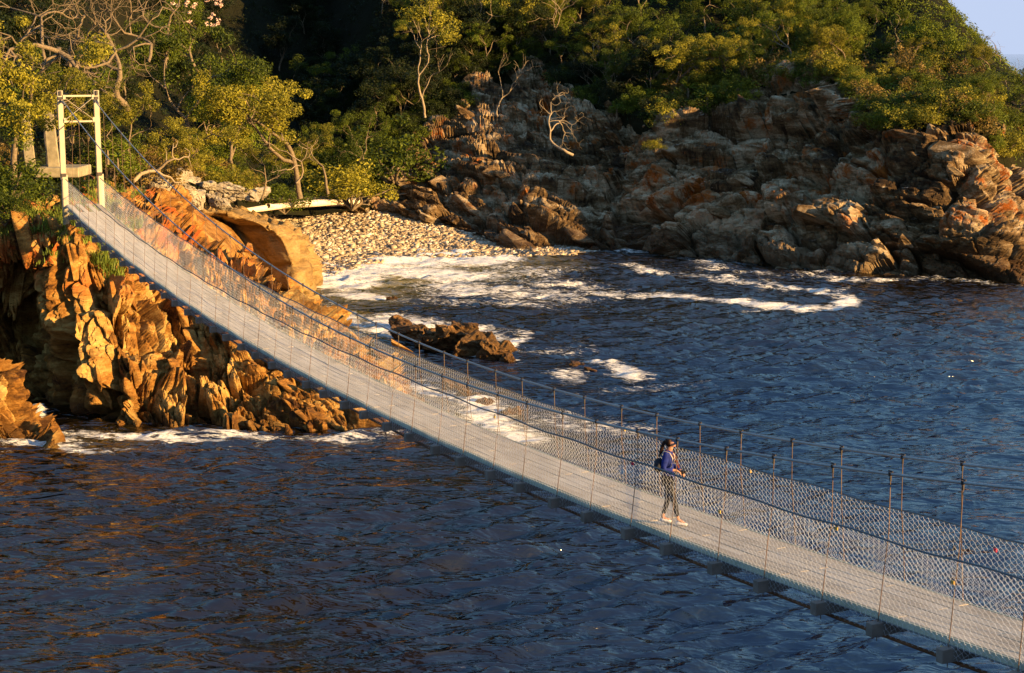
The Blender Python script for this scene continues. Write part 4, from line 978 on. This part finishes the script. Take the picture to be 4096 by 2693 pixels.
# the wood on the slopes: countable trees, each a thing
rv = np.random.default_rng(21)
zones = [ # u range, t range, kinds, count, label, group
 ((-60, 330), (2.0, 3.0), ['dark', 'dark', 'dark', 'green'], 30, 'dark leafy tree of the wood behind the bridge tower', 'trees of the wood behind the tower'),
 ((-60, 330), (3.0, 4.2), ['dark'], 34, 'dark leafy tree high on the slope at the top left', 'trees high on the left slope'),  # dark kind only: the slope's shade is carried by the leaf colour
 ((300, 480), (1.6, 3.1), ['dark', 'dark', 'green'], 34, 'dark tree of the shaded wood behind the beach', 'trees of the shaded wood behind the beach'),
 ((380, 640), (2.6, 4.0), ['olive', 'green', 'slender'], 36, 'lit tree of the wood above the middle of the cliff', 'trees above the middle of the cliff'),
 ((440, 660), (1.3, 2.5), ['green', 'dark', 'slender'], 26, 'tree growing just above the orange rock slabs', 'trees just above the orange slabs'),
 ((640, 880), (1.5, 4.2), ['olive', 'green', 'green', 'umbrella'], 48, 'sunlit tree on the headland above the cliff', 'trees on the headland'),
 ((870, 1060), (1.5, 4.0), ['green', 'umbrella', 'olive'], 22, 'small tree on the falling end of the headland', 'trees on the end of the headland'),
]
for (ua, ub), (ta, tb), kinds, cnt, lab, grp in zones:
    for i in range(cnt):
        u = rv.uniform(ua, ub); t = rv.uniform(ta, tb); k = kinds[rv.integers(len(kinds))]; pr = KINDS[k][rv.integers(len(KINDS[k]))]
        s = rv.uniform(.6, 1.0) * (0.62 if u > 860 else 1)
        place('pine_tree' if False else 'leafy_tree', pr, hill_pt(u, t) - np.array([0, 0, .3]), s, rv.uniform(0, 6.28), where(u, t, s / (.62 if u > 860 else 1), k, 'tree'), 'tree', grp)
bz = [((-60, 330), (1.1, 2.2), ['olive', 'green', 'brown'], 34, 'bush at the foot of the wood behind the tower', 'bushes at the foot of the left wood'),
      ((320, 480), (1.05, 2.0), ['dark', 'green', 'dark'], 36, 'shaded bush behind the beach', 'shaded bushes behind the beach'),
      ((440, 700), (1.0, 1.7), ['dark', 'green', 'dark'], 44, 'shaded bush on the upper edge of the cliff', 'shaded bushes on the cliff edge'),
      ((660, 1060), (1.0, 2.6), ['green', 'olive', 'olive', 'brown'], 90, 'sunlit bush on the headland slope', 'bushes on the headland slope')]
for (ua, ub), (ta, tb), kinds, cnt, lab, grp in bz:
    for i in range(cnt):
        u = rv.uniform(ua, ub); t = rv.uniform(ta, tb)
        if 12 < u < 104 and ta == 1.1: u = u + 100
        k = kinds[rv.integers(len(kinds))]; pr = BUSH[k][rv.integers(len(BUSH[k]))]
        s = rv.uniform(.75, 1.5); place('bush', pr, hill_pt(u, t) - np.array([0, 0, .2]), s, rv.uniform(0, 6.28), where(u, t, s, k, 'bush'), 'bush', grp, wood='stem')
for i in range(46):
    u = 395 + i * 13.6 + rv.uniform(-5, 5); k = ['green', 'dark', 'green'][i % 3] if u < 690 else ['green', 'olive', 'green', 'brown'][i % 4]
    Y = float(np.interp(u, tc_u, tc_Y)); v = float(np.interp(u, tc_u, tc_v)); s = rv.uniform(1.0, 1.6)
    place('bush', BUSH[k][i % 2], P(u, v, Y + .8) - np.array([0, 0, .5]), s, rv.uniform(0, 6.28), ' '.join(where(u, 1.0, s, k, 'bush').replace('lowest,', 'over the cliff top,').split()[:16]), 'bush', 'bushes hanging over the cliff top', wood='stem')
for i, (u, v, Y) in enumerate(((868, 112, 134), (880, 120, 132), (893, 122, 131), (906, 120, 130), (920, 118, 130), (935, 117, 129), (735, 100, 149), (745, 98, 148), (820, 84, 145))):
    k = 'olive' if i % 2 else 'green'
    place('bush', BUSH[k][i % 3], P(u, v, Y) - np.array([0, 0, .6]), 1.25 + .1 * (i % 3), i * 1.3, ['green', 'yellow green'][i % 2] + ' bush filling the hollow under the cliff top' + (' at the right' if u > 860 else (' left of the lit knob' if u > 800 else ' in the middle')), 'bush', 'bushes filling the hollows of the cliff top', wood='stem')
# undergrowth nobody could count
def undergrowth():
    r = np.random.default_rng(8); n = 11000
    A, T = HG.shape[:2]; i = r.integers(30, A - 2, n); j = (r.uniform(.12, .86, n) * T).astype(int); C = HG[i, j] + np.array([0, 0, .25])
    u = np.linspace(-300, 1200, A)[i]
    for nm, sel, mat in (('undergrowth', (u < 640), 'leaf_shaded'), ('undergrowth', (u >= 640), 'leaf_green')):
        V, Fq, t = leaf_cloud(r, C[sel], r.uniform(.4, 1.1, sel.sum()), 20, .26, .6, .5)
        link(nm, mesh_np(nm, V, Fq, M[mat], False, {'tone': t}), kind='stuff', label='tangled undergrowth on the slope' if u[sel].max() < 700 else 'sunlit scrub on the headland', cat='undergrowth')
undergrowth()
# spiky aloes
def aloe(loc, s, label):
    r = np.random.default_rng(int(s * 100) + 5); root = empty('aloe', loc, label=label, cat='aloe'); mb = MB()
    mb.tube([(0, 0, -.2), (0, 0, .5)], [.07, .05], 5); mb.build('stem', M['bark'], root)
    for k in range(16):
        a = k * 2.4; e = r.uniform(.1, 1.1); L = r.uniform(.45, .7); d = np.array([math.cos(a) * math.cos(e), math.sin(a) * math.cos(e), math.sin(e)])
        pts = [np.array([0, 0, .45]) + d * L * t_ + np.array([0, 0, -.25 * t_ * t_ * L]) for t_ in (0, .4, .75, 1)]
        V, Fq = tube_np(pts, [.045, .04, .025, .004], 4); link('leaf', mesh_np('leaf', V, Fq, M['leaf_green'], False, {'tone': np.full(len(V), .7)}), root)
    root.scale = (s,) * 3
for u, v, Y, s, l in ((108, 160, 96, 1.3, 'spiky aloe between the tower posts'), (118, 166, 95, 1.1, 'spiky aloe right of the tower'), (124, 158, 97, 1.0, 'smaller spiky aloe behind the tower'), (707, 104, 148, 1.7, 'spiky aloe on the shaded cliff edge'), (688, 96, 151, 1.6, 'spiky aloe above the shaded cliff'), (617, 116, 153, 1.5, 'spiky aloe with tall leaves under the grey green shrub')):
    aloe(P(u, v, Y), s, l)

# grass on the shelf
def grass(name, pts, n, h, label, seed):
    r = np.random.default_rng(seed); c = np.array(pts)[r.integers(0, len(pts), n)] + r.normal(0, .22, (n, 3)) * np.array([1, 1, .2]); a = r.uniform(0, 6.28, n); L = h * r.uniform(.5, 1.2, n); w = .022
    t = np.stack([np.cos(a), np.sin(a), 0 * a], -1); ln = r.normal(0, .35, (n, 3)) * np.array([1, 1, 0])
    top = c + np.array([0, 0, 1]) * L[:, None] + ln * L[:, None]; mid = (c + top) / 2 + np.array([0, 0, .08]) * L[:, None]
    V = np.stack([c - t * w, c + t * w, mid + t * w * .8, mid - t * w * .8, top + t * .003, top - t * .003], 1).reshape(-1, 3)
    b = np.arange(n)[:, None] * 6; Fq = np.concatenate([b + np.array([0, 1, 2, 3]), b + np.array([3, 2, 4, 5])])
    link(name, mesh_np(name, V, Fq, M['grass'], False, {'tone': np.repeat(r.uniform(.2, 1, n), 6)}), kind='stuff', label=label, cat='grass')
def rock_pts(u0, u1, f0, f1, n, seed):
    r = np.random.default_rng(seed); A, T = TR_G.shape[:2]; i = np.searchsorted(TR_U, r.uniform(u0, u1, n)); j = (r.uniform(f0, f1, n) * T).astype(int)
    return TR_G[np.clip(i, 0, A - 1), np.clip(j, 0, T - 1)]
grass('grass', rock_pts(-60, 95, .62, .97, 500, 1), 9000, .3, 'short grass on the shelf left of the tower', 1)
grass('grass', rock_pts(100, 130, .56, .74, 60, 2), 1500, .55, 'tall bright grass tufts under the end of the deck', 2)
grass('grass', rock_pts(30, 70, .54, .60, 30, 3), 500, .3, 'small grass tufts on top of the buttress', 3)

# ------------------------------------------------------------------ boulders, driftwood, rocks in the sea
rbo = np.random.default_rng(12)
def boulder(u, v, Y, w, h, label, mats=None, group=None, i=0, name='boulder'):
    p = P(u, v, Y); pr = (mats or BLK_PALE)[i % 7]; o = link(name, pr, None, p, label=label, cat='boulder', group=group)
    k = Y / F; o.scale = (w * k / 1.9, w * k / 2.1 * rbo.uniform(.8, 1.1), h * k / 1.3); o.rotation_euler = (rbo.normal(0, .25), rbo.normal(0, .25), rbo.uniform(0, 6.28))
named = [(160, 188, 104, 34, 24, 'largest pale grey boulder with an orange foot, above the bridge cables'), (178, 178, 106, 22, 15, 'pale angular boulder behind the largest one'), (196, 200, 108, 18, 17, 'upright pointed pale boulder in the middle of the boulder field'),
 (222, 202, 110, 22, 16, 'smooth grey boulder left of the driftwood log'), (186, 192, 106, 20, 14, 'orange sided boulder next to the upright one'), (230, 190, 114, 26, 15, 'mossy flat boulder behind the smooth grey one'),
 (205, 186, 112, 22, 10, 'dark flat boulder at the edge of the bushes'), (190, 182, 112, 18, 12, 'greenish boulder under the low tree'), (250, 196, 122, 18, 9, 'low boulder where the log begins'), (262, 192, 128, 16, 8, 'small low boulder behind the log'),
 (150, 222, 88, 16, 11, 'golden rounded rock right of the bridge net'), (182, 222, 96, 18, 12, 'golden block beside the dark end of the slab'), (246, 248, 84, 14, 14, 'orange block on the crest in front of the slab')]
for i, (u, v, Y, w, h, l) in enumerate(named): boulder(u, v, Y, w * 1.25, h * 1.3, l, i=i, mats=BLK_GOLD if i > 9 else None)
for i in range(46):
    u = rbo.uniform(140, 262); Y = 96 + (u - 140) * .22 + rbo.uniform(-5, 8); v = 204 - (Y - 96) * .35 + rbo.uniform(-6, 5); w = rbo.uniform(6, 13)
    boulder(u, v, Y, w, w * .6, 'small pale stone among the boulders above the beach', group='small stones above the beach', i=i, name='stone')
def log(a, b, ra, rb_, name, label, mat='log', fork=True, seed=0):
    r = np.random.default_rng(seed); a = np.array(a); b = np.array(b); n = 12; t = np.linspace(0, 1, n)[:, None]
    pts = a + (b - a) * t + np.stack([0 * t[:, 0], .1 * np.sin(t[:, 0] * 5), .12 * np.sin(t[:, 0] * 4 + seed)], -1); L = np.linalg.norm(b - a)
    root = empty(name, a, label=label, cat='driftwood'); V, Fq = tube_np(pts - a, np.linspace(ra, rb_, n) * (1 + .1 * r.normal(size=n)), 10)
    link('trunk', mesh_np('trunk', V, Fq, M[mat], True), root)
    if fork:
        for k in range(3):
            d = unit(b - a) * .8 + r.normal(0, .3, 3); q = pts[-2] - a; V, Fq = tube_np([q, q + d * .6, q + d * 1.2 + np.array([0, 0, .15])], [rb_ * .7, rb_ * .45, .02], 6); link('branch', mesh_np('branch', V, Fq, M[mat], True), root)
log(P(238, 212, 122), P(357, 200, 148), .20, .30, 'driftwood_log', 'long bleached driftwood log lying across the top of the beach')
log(P(268, 206, 127), P(330, 203, 145), .16, .12, 'driftwood_log', 'shorter grey log lying behind the long one', fork=False, seed=3)
for i in range(26):
    u = rbo.uniform(262, 398); v = 201 + rbo.uniform(-5, 5) + (max(0, 300 - u)) * .05; Y = float(np.interp(u, [262, 330, 400], [130, 150, 152])) + rbo.uniform(-3, 2)
    a = P(u, v, Y); an = rbo.uniform(-.5, .5); L = rbo.uniform(1.2, 3.2); b = a + np.array([math.cos(an) * L, math.sin(an) * L * .6, rbo.normal(0, .12) * L])
    V, Fq = tube_np([a * 0, (b - a) * .5 + np.array([0, 0, .1 * rbo.normal()]), b - a], [.08, .07, .03], 5)
    o = link('driftwood_stick', mesh_np('driftwood_stick', V, Fq, M['bark_pale'], True), None, a, label='grey driftwood stick piled at the top of the beach', cat='driftwood', group='driftwood sticks at the top of the beach')

def sea_rock(parts, label, mat_list=BLK_GOLD, seed=0):
    r = np.random.default_rng(seed); p0 = PZ(parts[0][0], parts[0][1]); root = empty('sea_rock', p0, label=label, cat='rock')
    for i, (u, v, w, h, dz, tilt) in enumerate(parts):
        p = PZ(u, v); k = p[1] / F; o = link('rock_block', mat_list[(i + seed) % len(mat_list)], root)
        o.location = Vector(p - p0) + Vector((0, h * k * .5 + dz * .3, -.12 + h * k * .30))
        o.scale = (w * k / 1.7, w * k / 2.6, h * k / .95); o.rotation_euler = (r.normal(0, .1), R(tilt), r.normal(-.25, .15))
M['rock_wet'] = rock_mat('wet_sea_rock', (0.02, 0.012, 0.006), (0.10, 0.055, 0.02), (0.26, 0.14, 0.05), (0.30, 0.09, 0.015), 0.45, .8, 1.0)
BLK_BROWN = [rough(rock_block_mesh(60 + i, M['rock_wet'], .7, 20), 60 + i, amp=.09) for i in range(6)]
sea_rock([(412, 342, 50, 22, 0, 8), (398, 330, 26, 16, .3, 6), (432, 348, 40, 20, 0, 12), (452, 352, 60, 26, 0, 14), (478, 356, 52, 30, 0, 16), (496, 360, 34, 22, 0, 20), (465, 338, 34, 18, 2.0, 18), (402, 328, 14, 12, 1.0, 5), (508, 362, 18, 10, -.2, 20), (440, 342, 30, 16, 1.0, 10), (482, 345, 26, 16, 1.0, 22)], 'long dark rock in the middle of the cove, its right end lit orange', BLK_BROWN, 3)
sea_rock([(578, 368, 30, 8, 0, 8), (590, 371, 20, 6, 0, 14)], 'low rounded rock awash right of the long dark rock', BLK_BROWN, 5)
sea_rock([(512, 416, 12, 16, 0, 60), (506, 414, 12, 8, 0, 20)], 'upright orange rock in the foam behind the far net', BLK_BROWN, 6)
sea_rock([(486, 404, 20, 10, 0, 20), (470, 398, 26, 10, 0, 25), (455, 388, 30, 10, 0, 25)], 'low dark ledge in the foam left of the upright orange rock', BLK_BROWN, 7)
sea_rock([(392, 300, 12, 5, 0, 5)], 'tiny brown rock awash off the slab', BLK_BROWN, 8)
sea_rock([(527, 249, 20, 8, 0, 5), (545, 245, 22, 7, 0, 5)], 'dark wet rock in the surf at the cliff foot', BLK_GREY, 9)
sea_rock([(612, 249, 16, 6, 0, 5)], 'small dark rock at the surf edge under the cliff', BLK_GREY, 10)
sea_rock([(430, 420, 40, 12, 0, 25), (405, 405, 40, 14, .5, 30), (452, 430, 30, 9, 0, 20)], 'dark wet ledge running down from the buttress under the deck', BLK_BROWN, 11)

# ------------------------------------------------------------------ the walker
def skin_mesh(name, verts, edges, radii, mat, sub=2, root=0):
    me = bpy.data.meshes.new(name + '_raw'); me.from_pydata([tuple(v) for v in verts], edges, []); o = bpy.data.objects.new(name + '_raw', me); COL.objects.link(o)
    o.modifiers.new('skin', 'SKIN'); o.modifiers.new('sub', 'SUBSURF').levels = sub; o.modifiers['sub'].render_levels = sub
    for i, r_ in enumerate(radii): me.skin_vertices[0].data[i].radius = (r_ if isinstance(r_, tuple) else (r_, r_))
    me.skin_vertices[0].data[root].use_root = True
    dg = bpy.context.evaluated_depsgraph_get(); m2 = bpy.data.meshes.new_from_object(o.evaluated_get(dg)); m2.name = name
    bpy.data.objects.remove(o); m2.materials.clear(); m2.materials.append(mat); m2.polygons.foreach_set('use_smooth', [True] * len(m2.polygons)); return m2
def person():
    skin = plain('skin', (0.30, 0.155, 0.105), 0.5, var=.06); blue = plain('navy_fleece', (0.010, 0.018, 0.12), 0.85, nscale=9, var=.35, bump=.01); blk = plain('black_leggings', (0.012, 0.012, 0.015), 0.6, var=.2)
    hair = plain('dark_brown_hair', (0.018, 0.008, 0.005), 0.5, nscale=30, var=.4); shoe = plain('white_canvas', (0.42, 0.42, 0.44), 0.6, var=.05); bagm = plain('dark_backpack', (0.02, 0.022, 0.03), 0.7, var=.3); strap = plain('grey_strap', (0.30, 0.28, 0.27), 0.7); cord = plain('brown_cord', (0.12, 0.03, 0.02), 0.7)
    s = 9.75; o_ = .42; foot = bp(s, o_, z_deck(s) + .005)
    root = empty('person', foot, R(-14), label='woman with a ponytail in a navy fleece and black leggings walking on the deck', cat='person')
    # local frame: x ahead (to the right of the picture), y to her left, z up
    J = dict(pel=(-.10, 0, .90), wai=(-.10, 0, 1.06), che=(-.115, 0, 1.24), nek=(-.105, 0, 1.40), nk2=(-.085, 0, 1.475), hd1=(-.065, 0, 1.545), hd2=(-.065, 0, 1.60),
             shR=(-.12, -.16, 1.36), elR=(-.16, -.235, 1.10), wrR=(.045, -.15, 1.09), shL=(-.12, .16, 1.36), elL=(-.10, .24, 1.10), wrL=(.13, .10, 1.02),
             hpR=(-.10, -.085, .87), knR=(.03, -.085, .50), anR=(.11, -.10, .10 + .03), toR=(.26, -.10, .045), hpL=(-.10, .085, .87), knL=(-.10, .07, .49), anL=(-.21, .06, .11), toL=(-.05, .06, .045))
    names = list(J); ix = {n: i for i, n in enumerate(names)}
    E_ = [('pel', 'wai'), ('wai', 'che'), ('che', 'nek'), ('nek', 'nk2'), ('nk2', 'hd1'), ('hd1', 'hd2'), ('che', 'shR'), ('shR', 'elR'), ('elR', 'wrR'), ('che', 'shL'), ('shL', 'elL'), ('elL', 'wrL'), ('pel', 'hpR'), ('hpR', 'knR'), ('knR', 'anR'), ('anR', 'toR'), ('pel', 'hpL'), ('hpL', 'knL'), ('knL', 'anL'), ('anL', 'toL')]
    rad = dict(pel=.075, wai=.065, che=.075, nek=.050, nk2=.048, hd1=.073, hd2=.076, shR=.038, elR=.032, wrR=.026, shL=.038, elL=.032, wrL=.026, hpR=.060, knR=.040, anR=.034, toR=.025, hpL=.060, knL=.040, anL=.034, toL=.025)
    V = [J[n] for n in names]; Ed = [(ix[a], ix[b]) for a, b in E_]; Rd = [rad[n] for n in names]
    # hands: palm and five fingers each
    for w, sgn, fd in (('wrR', 1, (.9, .1, -.35)), ('wrL', -1, (.6, -.25, -.75))):
        fd = unit(fd); side = unit(np.cross(fd, [0, 0, 1]) * sgn); dn = unit(np.cross(fd, side)); 
        if dn[2] > 0: dn = -dn
        W = np.array(J[w]); b = len(V); V.append(tuple(W + fd * .055)); Rd.append((.032, .018)); Ed.append((ix[w], b))
        for k, (off, L) in enumerate(((-.026, .060), (-.009, .070), (.009, .066), (.025, .052))):
            k0 = W + fd * .085 + side * off; c = len(V)
            V.append(tuple(k0)); Rd.append(.0095); Ed.append((b, c)); V.append(tuple(k0 + fd * L * .5 + dn * .008)); Rd.append(.0085); Ed.append((c, c + 1)); V.append(tuple(k0 + fd * L * .75 + dn * .035)); Rd.append(.0075); Ed.append((c + 1, c + 2))
        c = len(V); V.append(tuple(W + fd * .045 - side * .035 + dn * .01)); Rd.append(.011); Ed.append((b, c)); V.append(tuple(W + fd * .085 - side * .045 + dn * .025)); Rd.append(.009); Ed.append((c, c + 1))
    # nose, chin
    b = len(V); V += [(.005, 0, 1.525), (-.015, 0, 1.478)]; Rd += [.030, .032]; Ed += [(ix['hd1'], b), (ix['nk2'], b + 1)]
    V.append((.038, 0, 1.545)); Rd.append(.011); Ed.append((b, b + 2))
    link('body', skin_mesh('body', V, Ed, Rd, skin, 2), root)
    def cloth(name, nodes, edges, mat, extra):
        vs = [J[n] if n in J else nodes_x[n] for n in nodes]; ii = {n: i for i, n in enumerate(nodes)}
        return link(name, skin_mesh(name, vs, [(ii[a], ii[b]) for a, b in edges], [extra[n] for n in nodes], mat, 2), root)
    nodes_x = dict(col=(-.092, 0, 1.455), hem=(-.10, 0, .90), hm2=(-.10, 0, .86), cuR=(.02, -.16, 1.092), cuL=(.115, .11, 1.03), ckR=(.10, -.10, .17), ckL=(-.195, .06, .17))
    cloth('fleece', ['che', 'wai', 'hem', 'hm2', 'nek', 'col', 'shR', 'elR', 'cuR', 'shL', 'elL', 'cuL'], [('che', 'wai'), ('wai', 'hem'), ('hem', 'hm2'), ('che', 'nek'), ('nek', 'col'), ('che', 'shR'), ('shR', 'elR'), ('elR', 'cuR'), ('che', 'shL'), ('shL', 'elL'), ('elL', 'cuL')], blue,
          dict(che=.128, wai=.112, hem=.128, hm2=.13, nek=.072, col=.064, shR=.075, elR=.056, cuR=.042, shL=.075, elL=.056, cuL=.042))
    cloth('leggings', ['pel', 'hpR', 'knR', 'ckR', 'hpL', 'knL', 'ckL'], [('pel', 'hpR'), ('hpR', 'knR'), ('knR', 'ckR'), ('pel', 'hpL'), ('hpL', 'knL'), ('knL', 'ckL')], blk, dict(pel=.112, hpR=.098, knR=.062, ckR=.042, hpL=.098, knL=.062, ckL=.042))
    for f, (ax_, ay) in (('R', (.11, -.10)), ('L', (-.21, .06))):
        link('shoe', skin_mesh('shoe', [(ax_ - .05, ay, .055), (ax_ + .03, ay, .06), (ax_ + .12, ay, .045), (ax_ + .185, ay, .038)], [(0, 1), (1, 2), (2, 3)], [(.038, .04), (.040, .045), (.040, .034), (.028, .024)], shoe, 2), root)
    # hair: cap and ponytail
    hv, hf = [], []; nu, nv = 20, 14
    for a in range(nv + 1):
        for b in range(nu):
            th, ph = math.pi * a / nv, 2 * math.pi * b / nu; q = [-.080 + .094 * math.sin(th) * math.cos(ph), .090 * math.sin(th) * math.sin(ph), 1.592 + .103 * math.cos(th)]
            if q[2] < 1.665 and q[0] > -.055: q[0] = -.055 - .1 * (q[0] + .055)
            hv.append(q)
    for a in range(nv):
        for b in range(nu): hf.append((a * nu + b, (a + 1) * nu + b, (a + 1) * nu + (b + 1) % nu, a * nu + (b + 1) % nu))
    hr = link('hair', mesh_np('hair', np.array(hv), np.array(hf), hair, True), root)
    link('ponytail', skin_mesh('ponytail', [(-.160, 0, 1.61), (-.20, 0, 1.565), (-.225, 0, 1.46), (-.25, 0, 1.37), (-.275, 0, 1.28)], [(0, 1), (1, 2), (2, 3), (3, 4)], [.024, .034, .040, .032, .010], hair, 2), hr)
    for y in (-.078, .078): link('ear', skin_mesh('ear', [(-.05, y, 1.545), (-.055, y, 1.57)], [(0, 1)], [.013, .016], skin, 1), root)
    for y in (-.03, .03):
        mb = MB(); mb.tube([(.004, y, 1.568), (.012, y, 1.568)], [.006, .003], 6); mb.build('eye', hair, root)
    mb = MB(); mb.tube([(.022, -.022, 1.513), (.027, 0, 1.513), (.022, .022, 1.513)], .005, 5); mb.build('mouth', plain('lip', (.45, .16, .13)), root)
    link('backpack', skin_mesh('backpack', [(-.27, 0, 1.28), (-.29, 0, 1.12), (-.28, 0, .98)], [(0, 1), (1, 2)], [(.10, .085), (.13, .10), (.12, .09)], bagm, 2), root)
    for y in (-.10, .10): 
        mb = MB(); mb.tube([(-.24, y, 1.33), (-.16, y * 1.05, 1.435), (-.06, y * 1.1, 1.40), (.0, y * 1.15, 1.30), (-.02, y * 1.4, 1.16), (-.15, y * 1.5, 1.05)], .011, 6); mb.build('strap', strap, root, smooth=True)
    mb = MB(); mb.tube([(-.13, -.05, 1.44), (-.02, -.07, 1.36), (.05, -.045, 1.22), (.10, -.02, 1.10)], .008, 5); mb.tube([(-.10, .06, 1.44), (.01, .06, 1.35), (.07, .03, 1.2), (.11, 0, 1.10)], .008, 5); mb.build('camera_strap', cord, root)
    # the camera in her hands is a thing of its own
    cr = empty('camera', Vector(foot) + Matrix.Rotation(R(-14), 3, 'Z') @ Vector((.17, -.02, 1.03)), R(-14), label='small dark camera held low in the woman\'s hands', cat='camera')
    mb = MB(); mb.box((0, 0, 0), (.03, .055, .036)); mb.build('camera_body', M['lock_dark'], cr, bevel=.006)
    mb = MB(); mb.tube([(.025, 0, 0), (.075, 0, 0)], .027, 12); mb.build('lens', M['lock_dark'], cr, smooth=True)
person()
